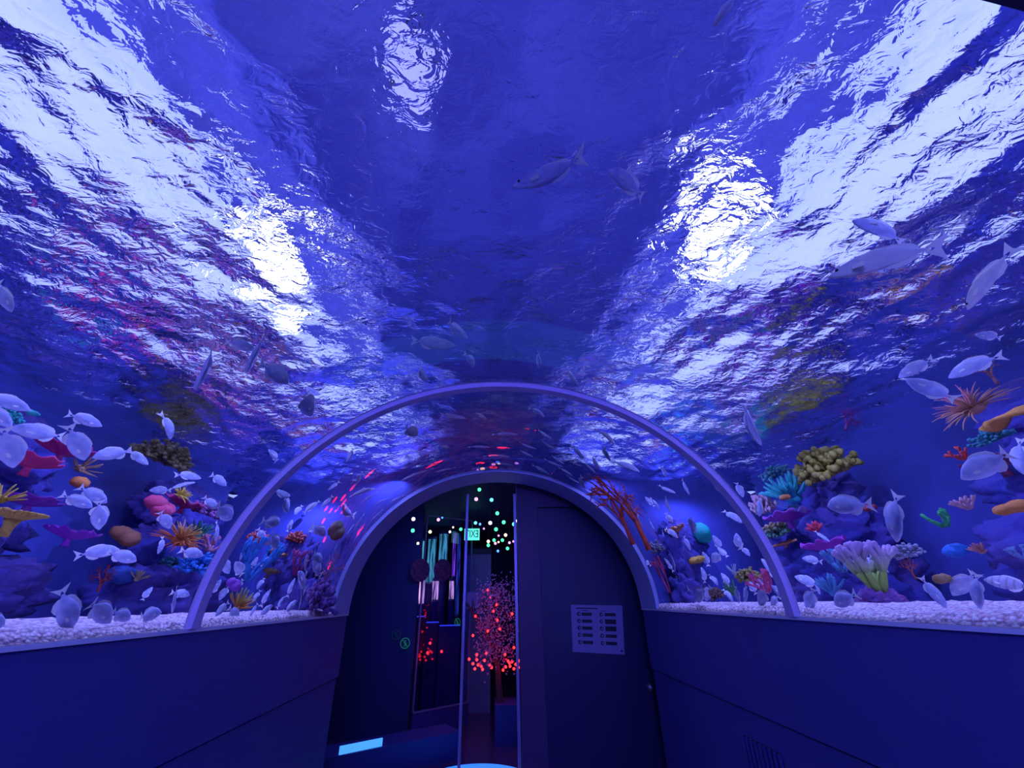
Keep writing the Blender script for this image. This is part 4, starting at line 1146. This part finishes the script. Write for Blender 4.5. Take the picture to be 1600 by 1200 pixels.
for px, y0, y1, w, m, lb in ((659, 846, 905, 13, G_TEAL, 'teal-lit bubble tube behind the left round decal'), (676, 843, 910, 13, G_TEAL, 'bright-headed teal bubble tube between the two round decals'), (694, 835, 905, 14, G_TEAL, 'teal bubble tube above the right round decal'), (643, 838, 870, 6, G_VIO, 'thin violet tube at the left edge of the glass panel'), (711, 833, 900, 5, G_VIO, 'thin violet tube near the right edge of the glass panel'), (718, 838, 960, 6, G_BLU, 'dim blue tube beside the tall metal upright')):
    tube_col(px, y0, y1, 9.4, w, m, 'bubble_tube', lb, 'lit tube')
for px, y0, y1, w, lb in ((656, 905, 943, 18, 'wide pink-lit jar under the left round decal'), (681, 908, 937, 10, 'slim pink-lit jar in the middle behind the panel'), (706, 908, 936, 8, 'slimmest pink-lit jar, nearest the tall upright')):
    tube_col(px, y0, y1, 9.0, w, G_PINK, 'display_jar', lb, 'jar')
M_LEDGE = mat('blue_led_edge', (0.1, 0.1, 0.8), 0.4, emit=(0.04, 0.06, 0.9), estr=1.0)
for x0, x1, y, Y, lb in ((645, 663, 963, 8.7, 'blue glowing counter edge, highest and leftmost of three'), (666, 685, 972, 8.5, 'blue glowing counter edge, middle of three'), (687, 719, 977, 8.3, 'blue glowing counter edge, lowest and longest of three')):
    a, b = at_y(x0, y, Y), at_y(x1, y, Y)
    t = empty('counter', (a.x, Y, 0)); tag(t, lb, 'counter')
    MB().box((0, 0, 0), (b.x - a.x, 0.1, a.z - 0.012)).build('counter_body', M_ROOM, t)
    MB().box((0, -0.012, a.z - 0.012), (b.x - a.x, 0.1, a.z)).build('lit_edge', M_LEDGE, t)
# mirrored emergency exit sign
YS = 7.6
ea, eb = at_y(726, 826, YS), at_y(749, 843.5, YS)
es = empty('exit_sign', ((ea.x + eb.x) / 2, YS, (ea.z + eb.z) / 2)); tag(es, 'green lit EXIT sign reading backwards, hanging below the fairy bulbs', 'sign')
hw, hh = (eb.x - ea.x) / 2, (ea.z - eb.z) / 2
MB().box((-hw, 0, -hh), (hw, 0.05, hh)).build('sign_box', mat('lit_green_sign', (0.2, 0.8, 0.6), 0.5, emit=(0.12, 0.85, 0.62), estr=1.0), es)
cu = bpy.data.curves.new('exit_text', 'FONT'); cu.body = 'EXIT'; cu.size = 1; cu.align_x = 'CENTER'; cu.align_y = 'CENTER'
to = bpy.data.objects.new('exit_text_tmp', cu); COL.objects.link(to)
bpy.context.view_layer.update()
tm = bpy.data.meshes.new_from_object(to.evaluated_get(bpy.context.evaluated_depsgraph_get()))
bpy.data.objects.remove(to)
tm.materials.clear(); tm.materials.append(mat('dark_sign_lettering', (0.0, 0.06, 0.05), 0.6))
te = bpy.data.objects.new('lettering', tm); COL.objects.link(te); te.parent = es
wt = max(v.co.x for v in tm.vertices) - min(v.co.x for v in tm.vertices)
te.matrix_local = Matrix.Translation((0, -0.004, 0)) @ Matrix.Rotation(PI / 2, 4, 'X') @ Matrix.Diagonal((-1.7 * hw / wt, 1.8 * hh, 1, 1))
for sx in (-0.6, 0.6):
    MB().tube([(sx * hw, 0.025, hh), (sx * hw, 0.025, 3.04 - es.location.z)], 0.006, 6).build('hanging_rod', M_BLACK, es)
# dim grey panel and notice behind the opening
a, b = at_y(728, 862, 8.6), at_y(766, 1085, 8.6)
o = MB().box((a.x, 8.6, 0.0), (b.x, 8.65, a.z)).build('display_board', mat('dim_teal_board', (0.10, 0.16, 0.26), 0.4, var=(0.2, 0.3, 0.4), vscale=1.5))
tag(o, 'dim teal display board standing below the exit sign', 'board')
a, b = at_y(728, 858, 8.55), at_y(768, 864, 8.55)
o = MB().box((a.x, 8.5, b.z), (b.x, 8.6, a.z)).build('dark_rail', M_BLACK); tag(o, 'black rail along the top of the dim teal board', 'rail')
a, b = at_y(729, 925, 7.9), at_y(752, 951, 7.9)
o = MB().box((a.x, 7.9, b.z), (b.x, 7.905, a.z)).build('notice', M_PAPER)
tag(o, 'small blue-lit paper notice hanging left of the blossom tree', 'notice')
MB().tube([((a.x + b.x) / 2, 7.902, a.z), ((a.x + b.x) / 2, 7.902, 3.04)], 0.002, 4).build('string', M_BLACK, o)
# blossom tree with red lights
YT = 7.0
tr0 = at_y(778, 1075, YT)
tree = empty('blossom_tree', (tr0.x + 0.03, YT, 0.42)); tag(tree, 'pink artificial blossom tree strung with red lights, beyond the uprights', 'tree')
R = random.Random(3)
tk = MB(); tips = []
def limb(p, d, L, r, lv):
    pts = [p]; q = p
    for _ in range(3):
        d = (d + Vector((R.uniform(-1, 1), R.uniform(-1, 1), R.uniform(-0.2, 0.6))) * 0.2).normalized(); q = q + d * L / 3; pts.append(q)
    tk.tube(pts, [r, r * 0.85, r * 0.7, r * 0.55], 6)
    tips.append(q)
    if lv < 3:
        for _ in range(3): limb(q, (d + Vector((R.uniform(-1, 1), R.uniform(-1, 1), R.uniform(-0.1, 0.6))) * 0.8).normalized(), L * 0.65, r * 0.6, lv + 1)
limb(Vector((0, 0, 0)), Vector((0, 0, 1)), 0.6, 0.05, 0)
tk.build('trunk', mat('brown_bark', (0.10, 0.05, 0.05), 0.8), tree)
pm = MB()
for i in range(3600):
    c = R.choice(tips) if R.random() < 0.5 else Vector((R.gauss(0, 0.22), R.gauss(0, 0.22), R.uniform(0.45, 1.5)))
    p = c + Vector((R.gauss(0, 0.07), R.gauss(0, 0.07), R.gauss(0, 0.07)))
    if p.y > 0.3 or p.x < -0.36: continue
    a = Vector((R.gauss(0, 1), R.gauss(0, 1), R.gauss(0, 1))).normalized(); b = a.orthogonal().normalized(); s_ = R.uniform(0.010, 0.018)
    n = len(pm.v); k = a.cross(b)
    pm.v += [p + a * s_, p + b * s_, p - a * s_, p - b * s_, p + k * s_ * 0.5]
    pm.f += [(n, n + 1, n + 4), (n + 1, n + 2, n + 4), (n + 2, n + 3, n + 4), (n + 3, n, n + 4), (n + 3, n + 2, n + 1, n)]
o = pm.build('blossom', mat('pink_blossom', (0.75, 0.35, 0.55), 0.7), tree); o['kind'] = 'stuff'
tp = at_y(768, 1044, YT); 
pot = slab(Vector((0.0, 6.8, 0)), Vector((0.6, 6.8, 0)), 0, 0.42, 0.5, 'planter', M_DARKWALL); tag(pot, 'low dark planter box at the foot of the blossom tree', 'planter')
M_REDB = mat('lit_red_bulb', (0.9, 0.05, 0.05), 0.4, emit=(1.0, 0.012, 0.015), estr=7)
reds = [(762, 922), (767, 933), (776, 945), (771, 955), (743, 963), (777, 969), (762, 986), (739, 993), (781, 983), (800, 959), (803, 1012), (789, 1023), (745, 1023), (760, 1021), (739, 1037), (747, 1039), (752, 1041), (757, 1032), (765, 1039), (745, 1031), (733, 1030), (790, 1042), (796, 1036), (800, 1034), (803, 1045), (810, 1043), (797, 1041), (794, 1033), (768, 1043), (810, 1032), (742, 1045), (754, 1046), (786, 1047), (806, 1038)]
for i, (px, py) in enumerate(reds):
    p = at_y(px, py, YT + R.uniform(-0.15, 0.15))
    o = MB().ball((0, 0, 0), 0.018, 8, 6).build('red_bulb', M_REDB, smooth=True); o.location = p
    low = py > 1015
    tag(o, 'red bulb in the bright heap at the foot of the blossom tree' if low else 'single red bulb among the blossom tree branches', 'light bulb', 'red bulbs heaped at the tree foot' if low else 'red bulbs in the tree branches')
for z, e_ in ((0.9, 0.3),):
    lamp('tree_glow', 'POINT', (tr0.x - 0.02, YT - 0.25, z), e_, (1.0, 0.06, 0.12), 0.3)
for px, py, e_ in ((672, 1005, 0), (668, 1020, 0), (690, 1018, 0)):  # stand-ins for tree lights reflected in the glass panel; stems added
    p = at_y(px, py, 8.1); o = MB().ball((0, 0, 0), 0.02, 8, 6).build('red_bulb', M_REDB, smooth=True); o.location = p
    MB().tube([(0, 0, -0.018), (0, 0, -p.z)], 0.004, 5).build('stem', M_BLACK, o)
    tag(o, 'red bulb standing in for a tree light reflected in the glass panel', 'light bulb', 'red bulbs standing in for reflections in the glass panel')
# hanging coloured bulbs
BC = {'g': (0.05, 0.9, 0.25), 'p': (1.0, 0.25, 0.75), 'c': (0.08, 0.75, 0.8), 'b': (0.05, 0.2, 1.0), 'y': (0.9, 0.8, 0.3), 'w': (0.9, 0.6, 1.0), 'o': (1.0, 0.55, 0.35), 'v': (0.6, 0.2, 1.0)}
BN = {'g': 'green', 'p': 'pink', 'c': 'turquoise', 'b': 'blue', 'y': 'yellow', 'w': 'white-pink', 'o': 'peach', 'v': 'violet'}
BM = {k: mat('lit_%s_bulb' % BN[k].replace('-', '_'), v, 0.4, emit=v, estr=3.2) for k, v in BC.items()}
bulbs = [(749, 765, 'g', 6), (744, 780, 'p', 6), (768, 781, 'c', 6), (777, 802, 'g', 6), (646, 811, 'w', 6), (685, 812, 'p', 5), (691, 809, 'b', 3), (645, 829, 'g', 6), (672, 831, 'y', 5), (708, 824, 'o', 3), (703, 831, 'w', 4), (720, 827, 'g', 5), (653, 849, 'y', 4), (743, 817, 'c', 5), (750, 819, 'b', 4), (766, 817, 'w', 6), (787, 816, 'g', 6), (803, 819, 'c', 6), (807, 814, 'w', 4), (775, 827, 'g', 6), (790, 836, 'o', 5), (779, 837, 'p', 3), (772, 844, 'g', 5), (785, 844, 'g', 5), (763, 846, 'o', 5), (763, 852, 'g', 5), (774, 849, 'p', 4), (779, 847, 'o', 3), (793, 857, 'g', 5), (796, 848, 'v', 4), (802, 846, 'v', 3), (778, 861, 'b', 4), (756, 826, 'v', 3)]
cnt = {}
for i, (px, py, c, r_) in enumerate(sorted(bulbs, key=lambda b: b[0])):
    Y = 4.5 + (i * 0.31) % 0.8
    p = at_y(px, py, Y)
    r = r_ * 0.0042 * Y / 6
    t = empty('hanging_bulb', p)
    h = 'high ' if py < 805 else 'low ' if py > 840 else ''
    wh = 'between the glass panel sides' if px < 722 else 'just right of the tall left upright' if px < 757 else 'in the middle of the opening' if px < 783 else 'near the right upright'
    key = (h, BN[c], wh); cnt.setdefault(key, []).append(t)
    tag(t, f"{h}{BN[c]} bulb {wh}", 'light bulb', 'coloured bulbs hanging beyond the tunnel')
    MB().ball((0, 0, 0), r, 12, 8).build('globe', BM[c], t, True)
    MB().tube([(0, 0, r * 0.9), (0, 0, 3.04 - p.z)], 0.0015, 4).build('wire', M_BLACK, t)
for key, ts in cnt.items():
    if len(ts) > 1:
        for k, t in enumerate(ts):
            t['label'] = t['label'] + (', ' + ('left' if k == 0 else 'right' if k == len(ts) - 1 else 'middle') + ' of %d' % len(ts) if len(ts) <= 3 else ', number %d from left' % (k + 1))
# round glowing floor light
fl = MB().tube([(0, 0, 0), (0, 0, 0.03)], 0.62, 48).build('round_floor_light', mat('bright_blue_floor_light', (0.1, 0.4, 0.9), 0.4, emit=(0.03, 0.22, 0.95), estr=1.0))
cpt = ray(745, 1193); g = EYE + cpt * ((0.03 - EYE.z) / cpt.z)
fl.location = (g.x, g.y - 0.62, 0.0); tag(fl, 'round bright blue floor light, only its far rim in view at the bottom', 'light')
lamp('room_blue_fill', 'AREA', (-0.2, 6.2, 3.0), 34, (0.12, 0.14, 1.0), 2.0, (-0.2, 6.6, 0))  # added blue fill to brighten the room, no fixture modelled
